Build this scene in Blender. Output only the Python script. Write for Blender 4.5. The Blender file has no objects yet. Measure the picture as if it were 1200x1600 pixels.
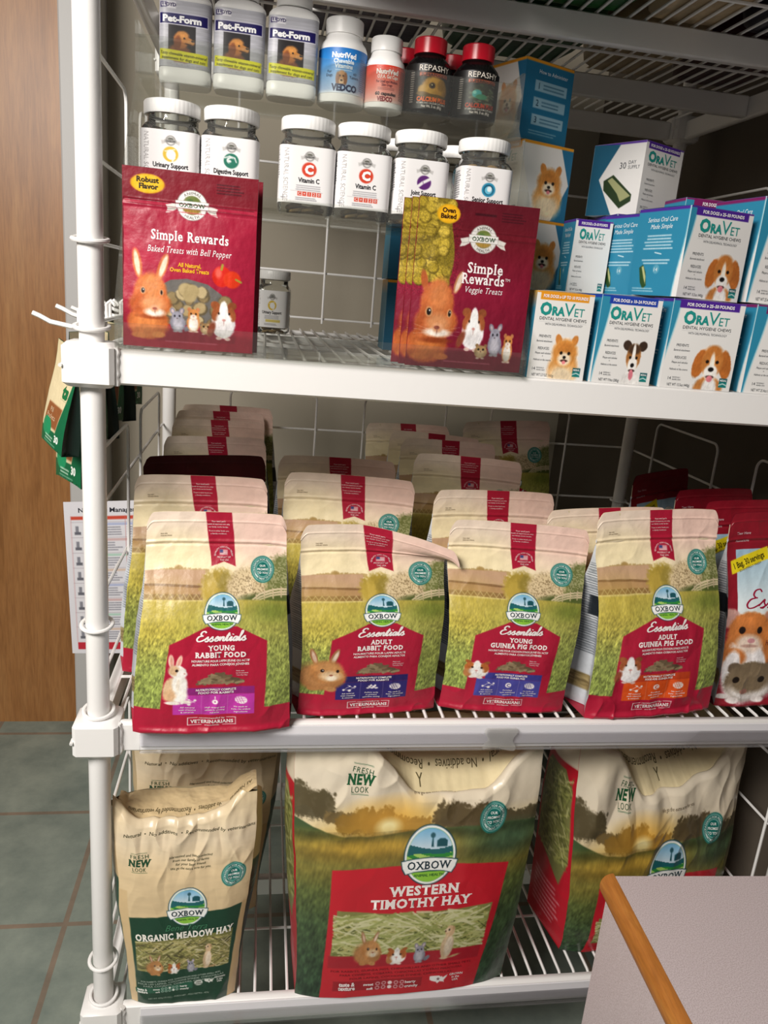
import bpy, math, random
import numpy as np
from mathutils import Vector, Matrix

# ------------------------------------------------------------------ camera, world, lights, exposure
scene = bpy.context.scene
COL = scene.collection
vs = scene.view_settings
vs.view_transform = 'Standard'; vs.look = 'None'; vs.gamma = 1.0; vs.use_curve_mapping = False
vs.exposure = 0.0
F_PX, YAW, PITCH, ROLL = 1206.15, 0.1703, 0.2739, -0.0873
CAM = (0.2008, -0.9788, 0.5875)
def make_camera():
    cy, sy, cp, sp = math.cos(YAW), math.sin(YAW), math.cos(PITCH), math.sin(PITCH)
    fwd = Vector((sy*cp, cy*cp, -sp)); right = Vector((cy, -sy, 0)); down = fwd.cross(right)
    cr, sr = math.cos(ROLL), math.sin(ROLL)
    r2 = cr*right + sr*down; d2 = -sr*right + cr*down
    m = Matrix((( r2.x, -d2.x, -fwd.x), (r2.y, -d2.y, -fwd.y), (r2.z, -d2.z, -fwd.z))).to_4x4()
    m.translation = Vector(CAM)
    cd = bpy.data.cameras.new('camera'); cd.sensor_width = 36.0; cd.sensor_fit = 'AUTO'
    cd.lens = 36.0*F_PX/1600.0; cd.clip_start = 0.02
    co = bpy.data.objects.new('camera', cd); co.matrix_world = m; COL.objects.link(co)
    scene.camera = co
make_camera()
w = bpy.data.worlds.new('room_ambient'); scene.world = w; w.use_nodes = True
w.node_tree.nodes['Background'].inputs[0].default_value = (1.0, 0.95, 0.88, 1)
w.node_tree.nodes['Background'].inputs[1].default_value = 0.055
def area(name, loc, target, sx, sy, power, col):
    l = bpy.data.lights.new(name, 'AREA'); l.shape = 'RECTANGLE'; l.size = sx; l.size_y = sy
    l.energy = power; l.color = col
    o = bpy.data.objects.new(name, l); o.location = loc
    o.rotation_euler = (Vector(target)-Vector(loc)).to_track_quat('-Z', 'Y').to_euler(); COL.objects.link(o)
area('ceiling_light_near', (-0.92, -1.40, 1.50), (0.1, 0.0, 0.1), 1.0, 0.6, 72, (1.0, 0.95, 0.89))

# ------------------------------------------------------------------ materials
def lin(h):
    if isinstance(h, str):
        h = h.lstrip('#'); c = np.array([int(h[i:i+2], 16) for i in (0, 2, 4)])/255.0
    else: c = np.array(h, float)
    return np.where(c <= .04045, c/12.92, ((c+.055)/1.055)**2.4)
def L4(h): return tuple(float(x) for x in lin(h))+(1.0,)
def new_mat(name):
    m = bpy.data.materials.new(name); m.use_nodes = True
    return m, m.node_tree, m.node_tree.nodes['Principled BSDF']
def plain(name, hexc, rough=.5, metal=0., bump=0., bscale=200., var=0., spec=.5):
    m, nt, b = new_mat(name)
    b.inputs['Base Color'].default_value = L4(hexc); b.inputs['Roughness'].default_value = rough
    b.inputs['Metallic'].default_value = metal; b.inputs['Specular IOR Level'].default_value = spec
    tc = nt.nodes.new('ShaderNodeTexCoord')
    if var:
        n = nt.nodes.new('ShaderNodeTexNoise'); n.inputs['Scale'].default_value = bscale*.2; n.inputs['Detail'].default_value = 4
        nt.links.new(tc.outputs['Object'], n.inputs['Vector'])
        mx = nt.nodes.new('ShaderNodeMix'); mx.data_type = 'RGBA'
        c = np.array(lin(hexc)); mx.inputs[6].default_value = tuple(c*(1-var))+(1,); mx.inputs[7].default_value = tuple(np.minimum(c*(1+var), 1))+(1,)
        nt.links.new(n.outputs['Fac'], mx.inputs[0]); nt.links.new(mx.outputs[2], b.inputs['Base Color'])
    if bump:
        n = nt.nodes.new('ShaderNodeTexNoise'); n.inputs['Scale'].default_value = bscale; n.inputs['Detail'].default_value = 3
        nt.links.new(tc.outputs['Object'], n.inputs['Vector'])
        bp = nt.nodes.new('ShaderNodeBump'); bp.inputs['Strength'].default_value = bump; bp.inputs['Distance'].default_value = .002
        nt.links.new(n.outputs['Fac'], bp.inputs['Height']); nt.links.new(bp.outputs['Normal'], b.inputs['Normal'])
    return m
def printed(name, rough=.45, spec=.4, bump=.0, bscale=60.):
    m, nt, b = new_mat(name)
    a = nt.nodes.new('ShaderNodeAttribute'); a.attribute_name = 'ink'
    nt.links.new(a.outputs['Color'], b.inputs['Base Color'])
    b.inputs['Roughness'].default_value = rough; b.inputs['Specular IOR Level'].default_value = spec
    if bump:
        tc = nt.nodes.new('ShaderNodeTexCoord')
        n = nt.nodes.new('ShaderNodeTexNoise'); n.inputs['Scale'].default_value = bscale; n.inputs['Detail'].default_value = 3
        nt.links.new(tc.outputs['Object'], n.inputs['Vector'])
        bp = nt.nodes.new('ShaderNodeBump'); bp.inputs['Strength'].default_value = bump; bp.inputs['Distance'].default_value = .004
        nt.links.new(n.outputs['Fac'], bp.inputs['Height']); nt.links.new(bp.outputs['Normal'], b.inputs['Normal'])
    return m
def clear(name, tint='f4f6f4', rough=.04, refl=1.0, haze=0.0):
    m = bpy.data.materials.new(name); m.use_nodes = True; nt = m.node_tree; nt.nodes.clear()
    out = nt.nodes.new('ShaderNodeOutputMaterial'); tr = nt.nodes.new('ShaderNodeBsdfTransparent'); gl = nt.nodes.new('ShaderNodeBsdfGlossy')
    tr.inputs[0].default_value = L4(tint); gl.inputs[0].default_value = (1, 1, 1, 1); gl.inputs['Roughness'].default_value = rough
    fr = nt.nodes.new('ShaderNodeFresnel'); fr.inputs[0].default_value = 1.45
    mul = nt.nodes.new('ShaderNodeMath'); mul.operation = 'MULTIPLY'; mul.inputs[1].default_value = refl
    nt.links.new(fr.outputs[0], mul.inputs[0])
    mx = nt.nodes.new('ShaderNodeMixShader'); nt.links.new(mul.outputs[0], mx.inputs[0])
    base = tr
    if haze:
        df = nt.nodes.new('ShaderNodeBsdfDiffuse'); df.inputs[0].default_value = (.85, .85, .83, 1)
        m2 = nt.nodes.new('ShaderNodeMixShader'); m2.inputs[0].default_value = haze
        nt.links.new(tr.outputs[0], m2.inputs[1]); nt.links.new(df.outputs[0], m2.inputs[2]); base = m2
    nt.links.new(base.outputs[0], mx.inputs[1]); nt.links.new(gl.outputs[0], mx.inputs[2])
    nt.links.new(mx.outputs[0], out.inputs['Surface'])
    return m
M = {}
M['white_paint'] = plain('white_epoxy_paint', 'f2f0ee', .32, bump=.08, bscale=90)
M['grey_paint'] = plain('grey_shelf_paint', '9c968e', .4, bump=.08, bscale=90)
M['print_bag'] = printed('printed_laminate', .38, .45, .25, 70.)
M['print_soft'] = printed('printed_film', .3, .5, .2, 40.)
M['print_box'] = printed('printed_carton', .5, .3)
M['print_label'] = printed('printed_label', .42, .4)
M['clear'] = clear('clear_acrylic', 'f6f7f5', .06, .35, .02)
M['jar'] = clear('clear_jar_plastic', 'f2f3f0', .05, 1.0, .05)
M['strip'] = clear('clear_price_strip', 'fefeff', .12, .6, .0)
M['white_plastic'] = plain('white_plastic', 'f3f2f0', .35, bump=.02)
M['red_plastic'] = plain('red_plastic', 'c8142a', .28)
M['black_plastic'] = plain('black_plastic', '0c0b0c', .22)
M['tablet'] = plain('pressed_tablet', 'a08458', .85, bump=.5, bscale=600, var=.3)
M['silver_film'] = plain('silver_film', 'b8bcc0', .3, metal=.3)

# ------------------------------------------------------------------ object helpers
def tag(o, label=None, cat=None, group=None, kind=None):
    if label: o['label'] = label
    if cat: o['category'] = cat
    if group: o['group'] = group
    if kind: o['kind'] = kind
    return o
def empty(name, loc=(0, 0, 0), rz=0., label=None, cat=None, group=None):
    o = bpy.data.objects.new(name, None); o.empty_display_size = .02
    o.location = loc; o.rotation_euler = (0, 0, rz); COL.objects.link(o)
    return tag(o, label, cat, group)
def link(name, me, mats, parent=None, smooth=True, loc=None):
    for m in (mats if isinstance(mats, (list, tuple)) else [mats]): me.materials.append(m)
    if smooth: me.polygons.foreach_set('use_smooth', np.ones(len(me.polygons), bool))
    o = bpy.data.objects.new(name, me); COL.objects.link(o)
    if parent is not None: o.parent = parent
    if loc is not None: o.location = loc
    return o
def copy_tree(o, loc, rz, label, group=None, parent=None):
    c = o.copy(); COL.objects.link(c)
    c.location = loc; c.rotation_euler = (o.rotation_euler[0], o.rotation_euler[1], rz)
    c['label'] = label
    if group: c['group'] = group
    for ch in list(o.children):
        d = ch.copy(); COL.objects.link(d); d.parent = c
        for g in list(ch.children):
            e = g.copy(); COL.objects.link(e); e.parent = d
    return c
class MB:
    """collects shapes and links them as one mesh object"""
    def __init__(s): s.v = []; s.f = []; s.n = 0
    def add(s, v, f):
        v = np.asarray(v, float); s.v.append(v)
        for q in f: s.f.append(tuple(int(i)+s.n for i in q))
        s.n += len(v)
    def box(s, x0, y0, z0, x1, y1, z1, b=0.):
        if b <= 0:
            v = [(x, y, z) for z in (z0, z1) for y in (y0, y1) for x in (x0, x1)]
            s.add(v, [(0, 2, 3, 1), (4, 5, 7, 6), (0, 1, 5, 4), (2, 6, 7, 3), (0, 4, 6, 2), (1, 3, 7, 5)]); return
        # chamfered box
        def ring(z, i):
            return [(x0+i+b*(1-0), y0+i, z), (x1-i-b, y0+i, z), (x1-i, y0+i+b, z), (x1-i, y1-i-b, z), (x1-i-b, y1-i, z), (x0+i+b, y1-i, z), (x0+i, y1-i-b, z), (x0+i, y0+i+b, z)]
        v = ring(z0, b)+ring(z0+b, 0)+ring(z1-b, 0)+ring(z1, b)
        f = [tuple(range(7, -1, -1)), tuple(range(24, 32))]
        for k in range(3):
            for i in range(8): f.append((k*8+i, k*8+(i+1) % 8, (k+1)*8+(i+1) % 8, (k+1)*8+i))
        s.add(v, f)
    def tube(s, pts, r, n=8, closed=False):
        P = [Vector(p) for p in pts]; N = len(P); v = []; f = []
        up = None
        for i, p in enumerate(P):
            a = P[(i-1) % N] if (closed or i) else p; b = P[(i+1) % N] if (closed or i < N-1) else p
            t = (b-a).normalized()
            if up is None:
                up = Vector((0, 0, 1)) if abs(t.z) < .9 else Vector((1, 0, 0))
            e1 = (up-t*up.dot(t)).normalized(); e2 = t.cross(e1); up = e1
            for k in range(n):
                q = 2*math.pi*k/n; v.append(p+e1*(r*math.cos(q))+e2*(r*math.sin(q)))
        for i in range(N if closed else N-1):
            j = (i+1) % N
            for k in range(n): f.append((i*n+k, i*n+(k+1) % n, j*n+(k+1) % n, j*n+k))
        if not closed: f += [tuple(range(n-1, -1, -1)), tuple(range((N-1)*n, N*n))]
        s.add([tuple(q) for q in v], f)
    def lathe(s, prof, n=40, cx=0., cy=0., ex=None, sx=1., sy=1.):
        """prof: (r, z) list; ex: superellipse exponent list or None"""
        v = []; f = []
        for i, (r, z) in enumerate(prof):
            e = 2.0 if ex is None else ex[i]
            for k in range(n):
                q = 2*math.pi*k/n; c, d = math.cos(q), math.sin(q)
                rr = r/((abs(c)**e+abs(d)**e)**(1/e)) if e != 2.0 else r
                v.append((cx+rr*c*sx, cy+rr*d*sy, z))
        for i in range(len(prof)-1):
            for k in range(n): f.append((i*n+k, i*n+(k+1) % n, (i+1)*n+(k+1) % n, (i+1)*n+k))
        if prof[0][0] > 1e-5: f.append(tuple(range(n-1, -1, -1)))
        if prof[-1][0] > 1e-5: f.append(tuple(range((len(prof)-1)*n, len(prof)*n)))
        s.add(v, f)
    def build(s, name, mat, parent=None, smooth=False):
        me = bpy.data.meshes.new(name); me.from_pydata([tuple(p) for p in np.concatenate(s.v)], [], s.f); me.update()
        o = link(name, me, mat, parent, smooth)
        if smooth:
            try: me.set_sharp_from_angle(angle=math.radians(40))
            except Exception: pass
        return o

# ------------------------------------------------------------------ printing: raster ink on a fine sheet + real lettering
RNG = np.random.default_rng(7)
def vnoise(X, Y, seed=0):
    """value noise, smooth"""
    r = np.random.default_rng(seed+11); T = r.random((64, 64))
    xi = np.floor(X).astype(int); yi = np.floor(Y).astype(int); fx = X-xi; fy = Y-yi
    fx = fx*fx*(3-2*fx); fy = fy*fy*(3-2*fy)
    g = lambda a, b: T[b % 64, a % 64]
    return (g(xi, yi)*(1-fx)+g(xi+1, yi)*fx)*(1-fy)+(g(xi, yi+1)*(1-fx)+g(xi+1, yi+1)*fx)*fy
def fbm(X, Y, seed=0, o=4):
    a = 0; s = 0; w_ = 1
    for i in range(o): a = a+w_*vnoise(X*2**i, Y*2**i, seed+i*5); s += w_; w_ *= .55
    return a/s
def hx(c):
    if isinstance(c, str): c = c.lstrip('#'); return np.array([int(c[i:i+2], 16) for i in (0, 2, 4)])/255.
    return np.array(c, float)
class Art:
    """ink raster over the rectangle x0..x1, y0..y1 (y runs down)"""
    def __init__(s, x0, y0, x1, y1, nx, ny, bg='ffffff'):
        s.x0, s.y0, s.x1, s.y1, s.nx, s.ny = x0, y0, x1, y1, nx, ny
        s.X, s.Y = np.meshgrid(np.linspace(x0, x1, nx), np.linspace(y0, y1, ny))
        s.px = (x1-x0)/(nx-1); s.py = (y1-y0)/(ny-1)
        s.c = np.zeros((ny, nx, 3)); s.c[:] = hx(bg); s.t = []
    def sl(s, a, b, c, d):
        i0 = max(0, int((a-s.x0)/s.px)-1); i1 = min(s.nx, int((c-s.x0)/s.px)+3)
        j0 = max(0, int((b-s.y0)/s.py)-1); j1 = min(s.ny, int((d-s.y0)/s.py)+3)
        return slice(j0, max(j0, j1)), slice(i0, max(i0, i1))
    def mix(s, S, al, col):
        c = hx(col) if not (isinstance(col, np.ndarray) and col.ndim == 3) else col
        s.c[S] = s.c[S]*(1-al[..., None])+c*al[..., None]
    def grad(s, stops, S=None):
        S = S or (slice(None), slice(None)); Y = s.Y[S]
        ys = [q[0] for q in stops]; cs = np.array([hx(q[1]) for q in stops])
        return np.stack([np.interp(Y, ys, cs[:, k]) for k in range(3)], -1)
    def ell(s, cx, cy, rx, ry, col, soft=.12, rot=0., a=1., noise=0., seed=0, nf=.3):
        R = max(rx, ry)*(1+soft)*1.05+s.px; S = s.sl(cx-R, cy-R, cx+R, cy+R); X = s.X[S]-cx; Y = s.Y[S]-cy
        if X.size == 0: return
        c_, d_ = math.cos(rot), math.sin(rot); U = (X*c_+Y*d_)/rx; V = (-X*d_+Y*c_)/ry
        q = np.sqrt(U*U+V*V)
        if noise: q = q+noise*(fbm(s.X[S]/(s.px/nf), s.Y[S]/(s.px/nf), seed)-.5)*2
        sf = max(soft, 1.2*s.px/min(rx, ry))
        s.mix(S, a*np.clip((1+sf/2-q)/sf, 0, 1), col)
    def poly(s, pts, col, soft=None, a=1., fill=None):
        P = np.array(pts, float); sf = soft or s.px
        S = s.sl(P[:, 0].min()-sf, P[:, 1].min()-sf, P[:, 0].max()+sf, P[:, 1].max()+sf); X = s.X[S]; Y = s.Y[S]
        if X.size == 0: return
        ins = np.zeros(X.shape, bool); D = np.full(X.shape, 1e9)
        for i in range(len(P)):
            (ax, ay), (bx, by) = P[i], P[(i+1) % len(P)]
            if ay != by:
                cnd = ((ay > Y) != (by > Y)) & (X < (bx-ax)*(Y-ay)/(by-ay)+ax); ins ^= cnd
            L = max((bx-ax)**2+(by-ay)**2, 1e-9); t = np.clip(((X-ax)*(bx-ax)+(Y-ay)*(by-ay))/L, 0, 1)
            D = np.minimum(D, np.hypot(X-ax-t*(bx-ax), Y-ay-t*(by-ay)))
        al = np.clip(.5+np.where(ins, D, -D)/sf, 0, 1)*a
        s.mix(S, al, fill[S] if fill is not None else col)
    def rect(s, a, b, c, d, col, al=1., soft=None): s.poly([(a, b), (c, b), (c, d), (a, d)], col, soft, al)
    def line(s, pts, w_, col, a=1.):
        for (ax, ay), (bx, by) in zip(pts[:-1], pts[1:]):
            S = s.sl(min(ax, bx)-w_, min(ay, by)-w_, max(ax, bx)+w_, max(ay, by)+w_); X = s.X[S]; Y = s.Y[S]
            if X.size == 0: continue
            L = max((bx-ax)**2+(by-ay)**2, 1e-9); t = np.clip(((X-ax)*(bx-ax)+(Y-ay)*(by-ay))/L, 0, 1)
            D = np.hypot(X-ax-t*(bx-ax), Y-ay-t*(by-ay))
            s.mix(S, np.clip((w_/2-D)/s.px+.5, 0, 1)*min(1., w_/s.px)*a, col)
    def strokes(s, box, n, ln, w_, cols, ang=(0, 6.28), seed=1, a=.85):
        r = random.Random(seed)
        for i in range(n):
            x = r.uniform(box[0], box[2]); y = r.uniform(box[1], box[3]); q = r.uniform(*ang); l = ln*r.uniform(.5, 1.2)/2
            p0 = (min(max(x-l*math.cos(q), box[0]), box[2]), min(max(y-l*math.sin(q), box[1]), box[3]))
            p1 = (min(max(x+l*math.cos(q), box[0]), box[2]), min(max(y+l*math.sin(q), box[1]), box[3]))
            s.line([p0, p1], w_*r.uniform(.6, 1.2), r.choice(cols), a)
    def greek(s, x, y, w_, rows, lh, col, seed=0, a=.75, slope=0., centre=False):
        """fine print too small to read"""
        r = random.Random(seed)
        for k in range(rows):
            ww = w_*r.uniform(.75, 1.); xx = x+(w_-ww)/2 if centre else x; e = xx+ww
            while xx < e:
                l = r.uniform(.06, .16)*w_; l = min(l, e-xx)
                yy = y+k*lh
                s.line([(xx, yy+slope*(xx-x)), (xx+l*.8, yy+slope*(xx+l*.8-x))], lh*.42, col, a); xx += l
    def mul(s, S, f): s.c[S] = np.clip(s.c[S]*f[..., None], 0, 1)
    def text(s, *a, **k): s.t.append((a, k))
_tc = {}
_fc = bpy.data.curves.new('lettering', 'FONT'); _fo = bpy.data.objects.new('lettering', _fc)
def text_mesh(string, bold=0., shear=0., slab=0., space=1.):
    key = (string, bold, shear, slab, space)
    if key in _tc: return _tc[key]
    _fc.body = string; _fc.size = 1.0; _fc.offset = bold; _fc.shear = shear; _fc.space_character = space
    _fc.resolution_u = 2; _fc.align_x = 'CENTER'; _fc.fill_mode = 'FRONT'
    _fo.update_tag()
    me = _fo.to_mesh()
    n = len(me.vertices); co = np.empty(n*3); me.vertices.foreach_get('co', co); co = co.reshape(-1, 3)[:, :2].copy()
    me.calc_loop_triangles(); t = np.empty(len(me.loop_triangles)*3, np.int32); me.loop_triangles.foreach_get('vertices', t); t = t.reshape(-1, 3)
    _fo.to_mesh_clear()
    if slab and len(t):
        E = {}
        # weld by position, then find boundary edges
        kk = {}; idx = np.array([kk.setdefault((round(x, 4), round(y, 4)), len(kk)) for x, y in co])
        for tr in t:
            for i in range(3):
                e = tuple(sorted((idx[tr[i]], idx[tr[(i+1) % 3]]))); E[e] = E.get(e, 0)+1
        inv = {v_: k_ for k_, v_ in kk.items()}; ys = co[:, 1]; H = CAPH; q = []
        for e, c in E.items():
            if c != 1: continue
            (ax, ay), (bx, by) = inv[e[0]], inv[e[1]]
            if abs(ay-by) > .004: continue
            l = abs(ax-bx)
            if not (.05 < l < .26): continue
            for lv, sg in ((0.0-bold, 1), (H+bold, -1), (.449+bold, -1), (-.21, 1)):
                if abs(ay-lv) < .03:
                    x0, x1 = min(ax, bx)-slab, max(ax, bx)+slab; q.append((x0, ay, x1, ay+sg*.07))
        for (x0, y0, x1, y1) in q:
            k0 = len(co); co = np.vstack([co, [(x0, y0), (x1, y0), (x1, y1), (x0, y1)]]); t = np.vstack([t, [(k0, k0+1, k0+2), (k0, k0+2, k0+3)]])
    _tc[key] = (co, t)
    return co, t
CAPH = .7
_c0, _t0 = text_mesh('H'); CAPH = float(_c0[:, 1].max()-_c0[:, 1].min()); _tc.clear()
def place_text(a, k):
    """-> verts in art coordinates (x right, y down), triangles, colour"""
    string, x, y, cap, col = a
    sl = k.get('slab', 0.)
    co, t = text_mesh(string, k.get('bold', 0.)+(.012 if sl > .055 else 0), k.get('shear', 0.), sl, k.get('space', 1.+2.6*sl))
    if len(co) == 0: return None
    s = cap/CAPH; q = co*s
    wd = q[:, 0].max()-q[:, 0].min()
    q[:, 0] -= (q[:, 0].max()+q[:, 0].min())/2
    if 'w' in k and wd > 0: q[:, 0] *= k['w']/wd; wd = k['w']
    if k.get('al') == 'l': q[:, 0] += wd/2
    if k.get('al') == 'r': q[:, 0] -= wd/2
    if 'arc' in k:      # text bent round a circle of radius R about (x, y); >0 top, <0 bottom
        R = k['arc']; asp = k.get('asp', 1.)
        if R > 0: th = q[:, 0]/R; rr = R+q[:, 1]; px = rr*np.sin(th); py = -rr*np.cos(th)
        else: R = -R; th = q[:, 0]/R; rr = R-q[:, 1]; px = rr*np.sin(th); py = rr*np.cos(th)
        P = np.stack([x+px, y+py*asp], 1)
    else:
        r = k.get('rot', 0.); c_, d_ = math.cos(r), math.sin(r); X = q[:, 0]; Y = -q[:, 1]
        P = np.stack([x+X*c_-Y*d_, y+X*d_+Y*c_], 1)
    return P, t, hx(col)
def stroke_ribbon(paths, w_):
    """pen strokes -> verts, tris"""
    V = []; T = []; n = 0
    for pts in paths:
        P = np.array(pts, float); Q = []
        for i in range(len(P)-1):
            p0 = P[max(i-1, 0)]; p1 = P[i]; p2 = P[i+1]; p3 = P[min(i+2, len(P)-1)]
            for u in np.linspace(0, 1, 7)[:-1]:
                Q.append(.5*((2*p1)+(-p0+p2)*u+(2*p0-5*p1+4*p2-p3)*u*u+(-p0+3*p1-3*p2+p3)*u**3))
        Q.append(P[-1]); Q = np.array(Q); d = np.gradient(Q, axis=0); d /= np.maximum(np.linalg.norm(d, axis=1), 1e-6)[:, None]
        nn = np.stack([-d[:, 1], d[:, 0]], 1)
        hw = w_/2*(.75+.35*np.abs(d[:, 1]))[:, None]
        A = Q+nn*hw; B = Q-nn*hw; V.append(np.vstack([A, B])); m = len(Q)
        for i in range(m-1): T += [(n+i, n+m+i, n+m+i+1), (n+i, n+m+i+1, n+i+1)]
        n += 2*m
    return np.vstack(V), np.array(T)
# brush-script capital E and lower-case letters, unit x-height 1, baseline y = 0
SCRIPT = {'E': (1.75, [[(1.6, 2.0), (1.25, 2.35), (.75, 2.2), (.62, 1.7), (.95, 1.35), (1.25, 1.3)], [(1.0, 1.3), (.4, 1.1), (.15, .5), (.5, .02), (1.1, .1), (1.75, .5)]]),
          's': (.95, [[(-.1, .3), (.45, 1.05), (.5, .7), (.75, .3), (.5, 0), (.2, .08), (.45, .1), (.95, .35)]]),
          'e': (.95, [[(-.1, .35), (.5, .55), (.7, .85), (.48, 1.02), (.2, .6), (.28, .1), (.6, .02), (.95, .35)]]),
          'n': (1.3, [[(-.1, .35), (.2, .95), (.22, 0)], [(.22, .3), (.55, .95), (.82, .85), (.78, .2), (1.0, .02), (1.3, .35)]]),
          't': (.8, [[(-.1, .35), (.4, 1.9), (.2, .4), (.35, .02), (.8, .35)], [(-.05, 1.25), (.75, 1.35)]]),
          'i': (.6, [[(-.1, .35), (.25, .98), (.18, .2), (.3, .02), (.6, .35)], [(.34, 1.45), (.4, 1.62)]]),
          'a': (1.1, [[(.75, .85), (.4, 1.0), (.1, .5), (.3, .02), (.6, .3), (.8, .95), (.72, .2), (.85, .02), (1.1, .35)]]),
          'l': (.7, [[(-.1, .35), (.45, 1.6), (.5, 2.25), (.28, 2.1), (.2, .3), (.4, .02), (.7, .35)]])}
def script_word(word, x, y, xh, col, pen=.26, w=None, slant=.25, rot=0.):
    paths = []; cx = 0
    for ch in word:
        adv, ps = SCRIPT[ch]
        for p in ps: paths.append([(cx+a+b*slant, b) for a, b in p])
        cx += adv
    V, T = stroke_ribbon(paths, pen); V = V*xh
    V[:, 0] -= (V[:, 0].min()+V[:, 0].max())/2
    if w: V[:, 0] *= w/(V[:, 0].max()-V[:, 0].min())
    c_, d_ = math.cos(rot), math.sin(rot)
    return np.stack([x+V[:, 0]*c_+V[:, 1]*d_, y+V[:, 0]*d_-V[:, 1]*c_], 1), T, hx(col)
def sheet_data(art, pos, off=.0004, flip=False):
    """pos: (ny, nx, 3) in the art's own grid (row 0 = top).  -> verts, faces(list of arrays), ink"""
    ny, nx = pos.shape[:2]
    du = np.gradient(pos, axis=1); dv = np.gradient(pos, axis=0); nr = np.cross(dv, du); nr /= np.maximum(np.linalg.norm(nr, axis=2), 1e-9)[..., None]
    if flip: nr = -nr
    V = [pos.reshape(-1, 3)]; K = [art.c.reshape(-1, 3)]
    i = np.arange(nx-1)[None, :]+np.arange(ny-1)[:, None]*nx; i = i.reshape(-1)
    Q = np.stack([i, i+nx, i+nx+1, i+1], 1)
    if flip: Q = Q[:, ::-1]
    T = []; n = nx*ny; lvl = 0
    for a, k in art.t:
        r = a[0] if a and a[0] is not None and not isinstance(a[0], str) else place_text(a, k)
        if r is None: continue
        P, t, col = r
        fx = np.clip((P[:, 0]-art.x0)/(art.x1-art.x0)*(nx-1), 0, nx-1.001); fy = np.clip((P[:, 1]-art.y0)/(art.y1-art.y0)*(ny-1), 0, ny-1.001)
        xi = fx.astype(int); yi = fy.astype(int); fx = (fx-xi)[:, None]; fy = (fy-yi)[:, None]
        b = lambda G: (G[yi, xi]*(1-fx)+G[yi, xi+1]*fx)*(1-fy)+(G[yi+1, xi]*(1-fx)+G[yi+1, xi+1]*fx)*fy
        V.append(b(pos)+b(nr)*(off+k.get('lift', 0))); K.append(np.repeat(col[None], len(P), 0))
        # consistent winding towards the normal
        A = P[t[:, 1]]-P[t[:, 0]]; B = P[t[:, 2]]-P[t[:, 0]]; cr = A[:, 0]*B[:, 1]-A[:, 1]*B[:, 0]
        tt = t.copy(); sw = (cr > 0) if not flip else (cr < 0); tt[sw] = tt[sw][:, ::-1]
        T.append(tt+n); n += len(P)
    return np.vstack(V), Q, (np.vstack(T) if T else np.zeros((0, 3), int)), np.vstack(K)
class Sheets:
    """several printed sheets and plain grids in one mesh with an ink attribute"""
    def __init__(s): s.V = []; s.Q = []; s.T = []; s.K = []; s.n = 0
    def add(s, art, pos, off=.0004, flip=False):
        V, Q, T, K = sheet_data(art, pos, off, flip)
        s.V.append(V); s.Q.append(Q+s.n); s.T.append(T+s.n); s.K.append(K); s.n += len(V)
    def grid(s, pos, col, flip=False):
        ny, nx = pos.shape[:2]; i = (np.arange(nx-1)[None, :]+np.arange(ny-1)[:, None]*nx).reshape(-1)
        Q = np.stack([i, i+nx, i+nx+1, i+1], 1); Q = Q[:, ::-1] if flip else Q
        s.V.append(pos.reshape(-1, 3)); s.Q.append(Q+s.n); s.K.append(np.repeat(hx(col)[None], nx*ny, 0)); s.n += nx*ny
    def build(s, name, mat, parent=None):
        V = np.vstack(s.V).astype(np.float32); Q = np.vstack(s.Q) if s.Q else np.zeros((0, 4), int); T = np.vstack(s.T) if s.T else np.zeros((0, 3), int)
        me = bpy.data.meshes.new(name); me.vertices.add(len(V)); me.vertices.foreach_set('co', V.ravel())
        nl = len(Q)*4+len(T)*3; me.loops.add(nl); me.loops.foreach_set('vertex_index', np.concatenate([Q.ravel(), T.ravel()]).astype(np.int32))
        me.polygons.add(len(Q)+len(T))
        st = np.concatenate([np.arange(len(Q))*4, len(Q)*4+np.arange(len(T))*3]).astype(np.int32)
        me.polygons.foreach_set('loop_start', st)
        me.update(calc_edges=True)
        at = me.attributes.new('ink', 'FLOAT_COLOR', 'POINT'); K = np.ones((len(V), 4), np.float32); K[:, :3] = lin(np.clip(np.vstack(s.K), 0, 1)); at.data.foreach_set('color', K.ravel())
        me.validate()
        return link(name, me, mat, parent, True)
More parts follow.
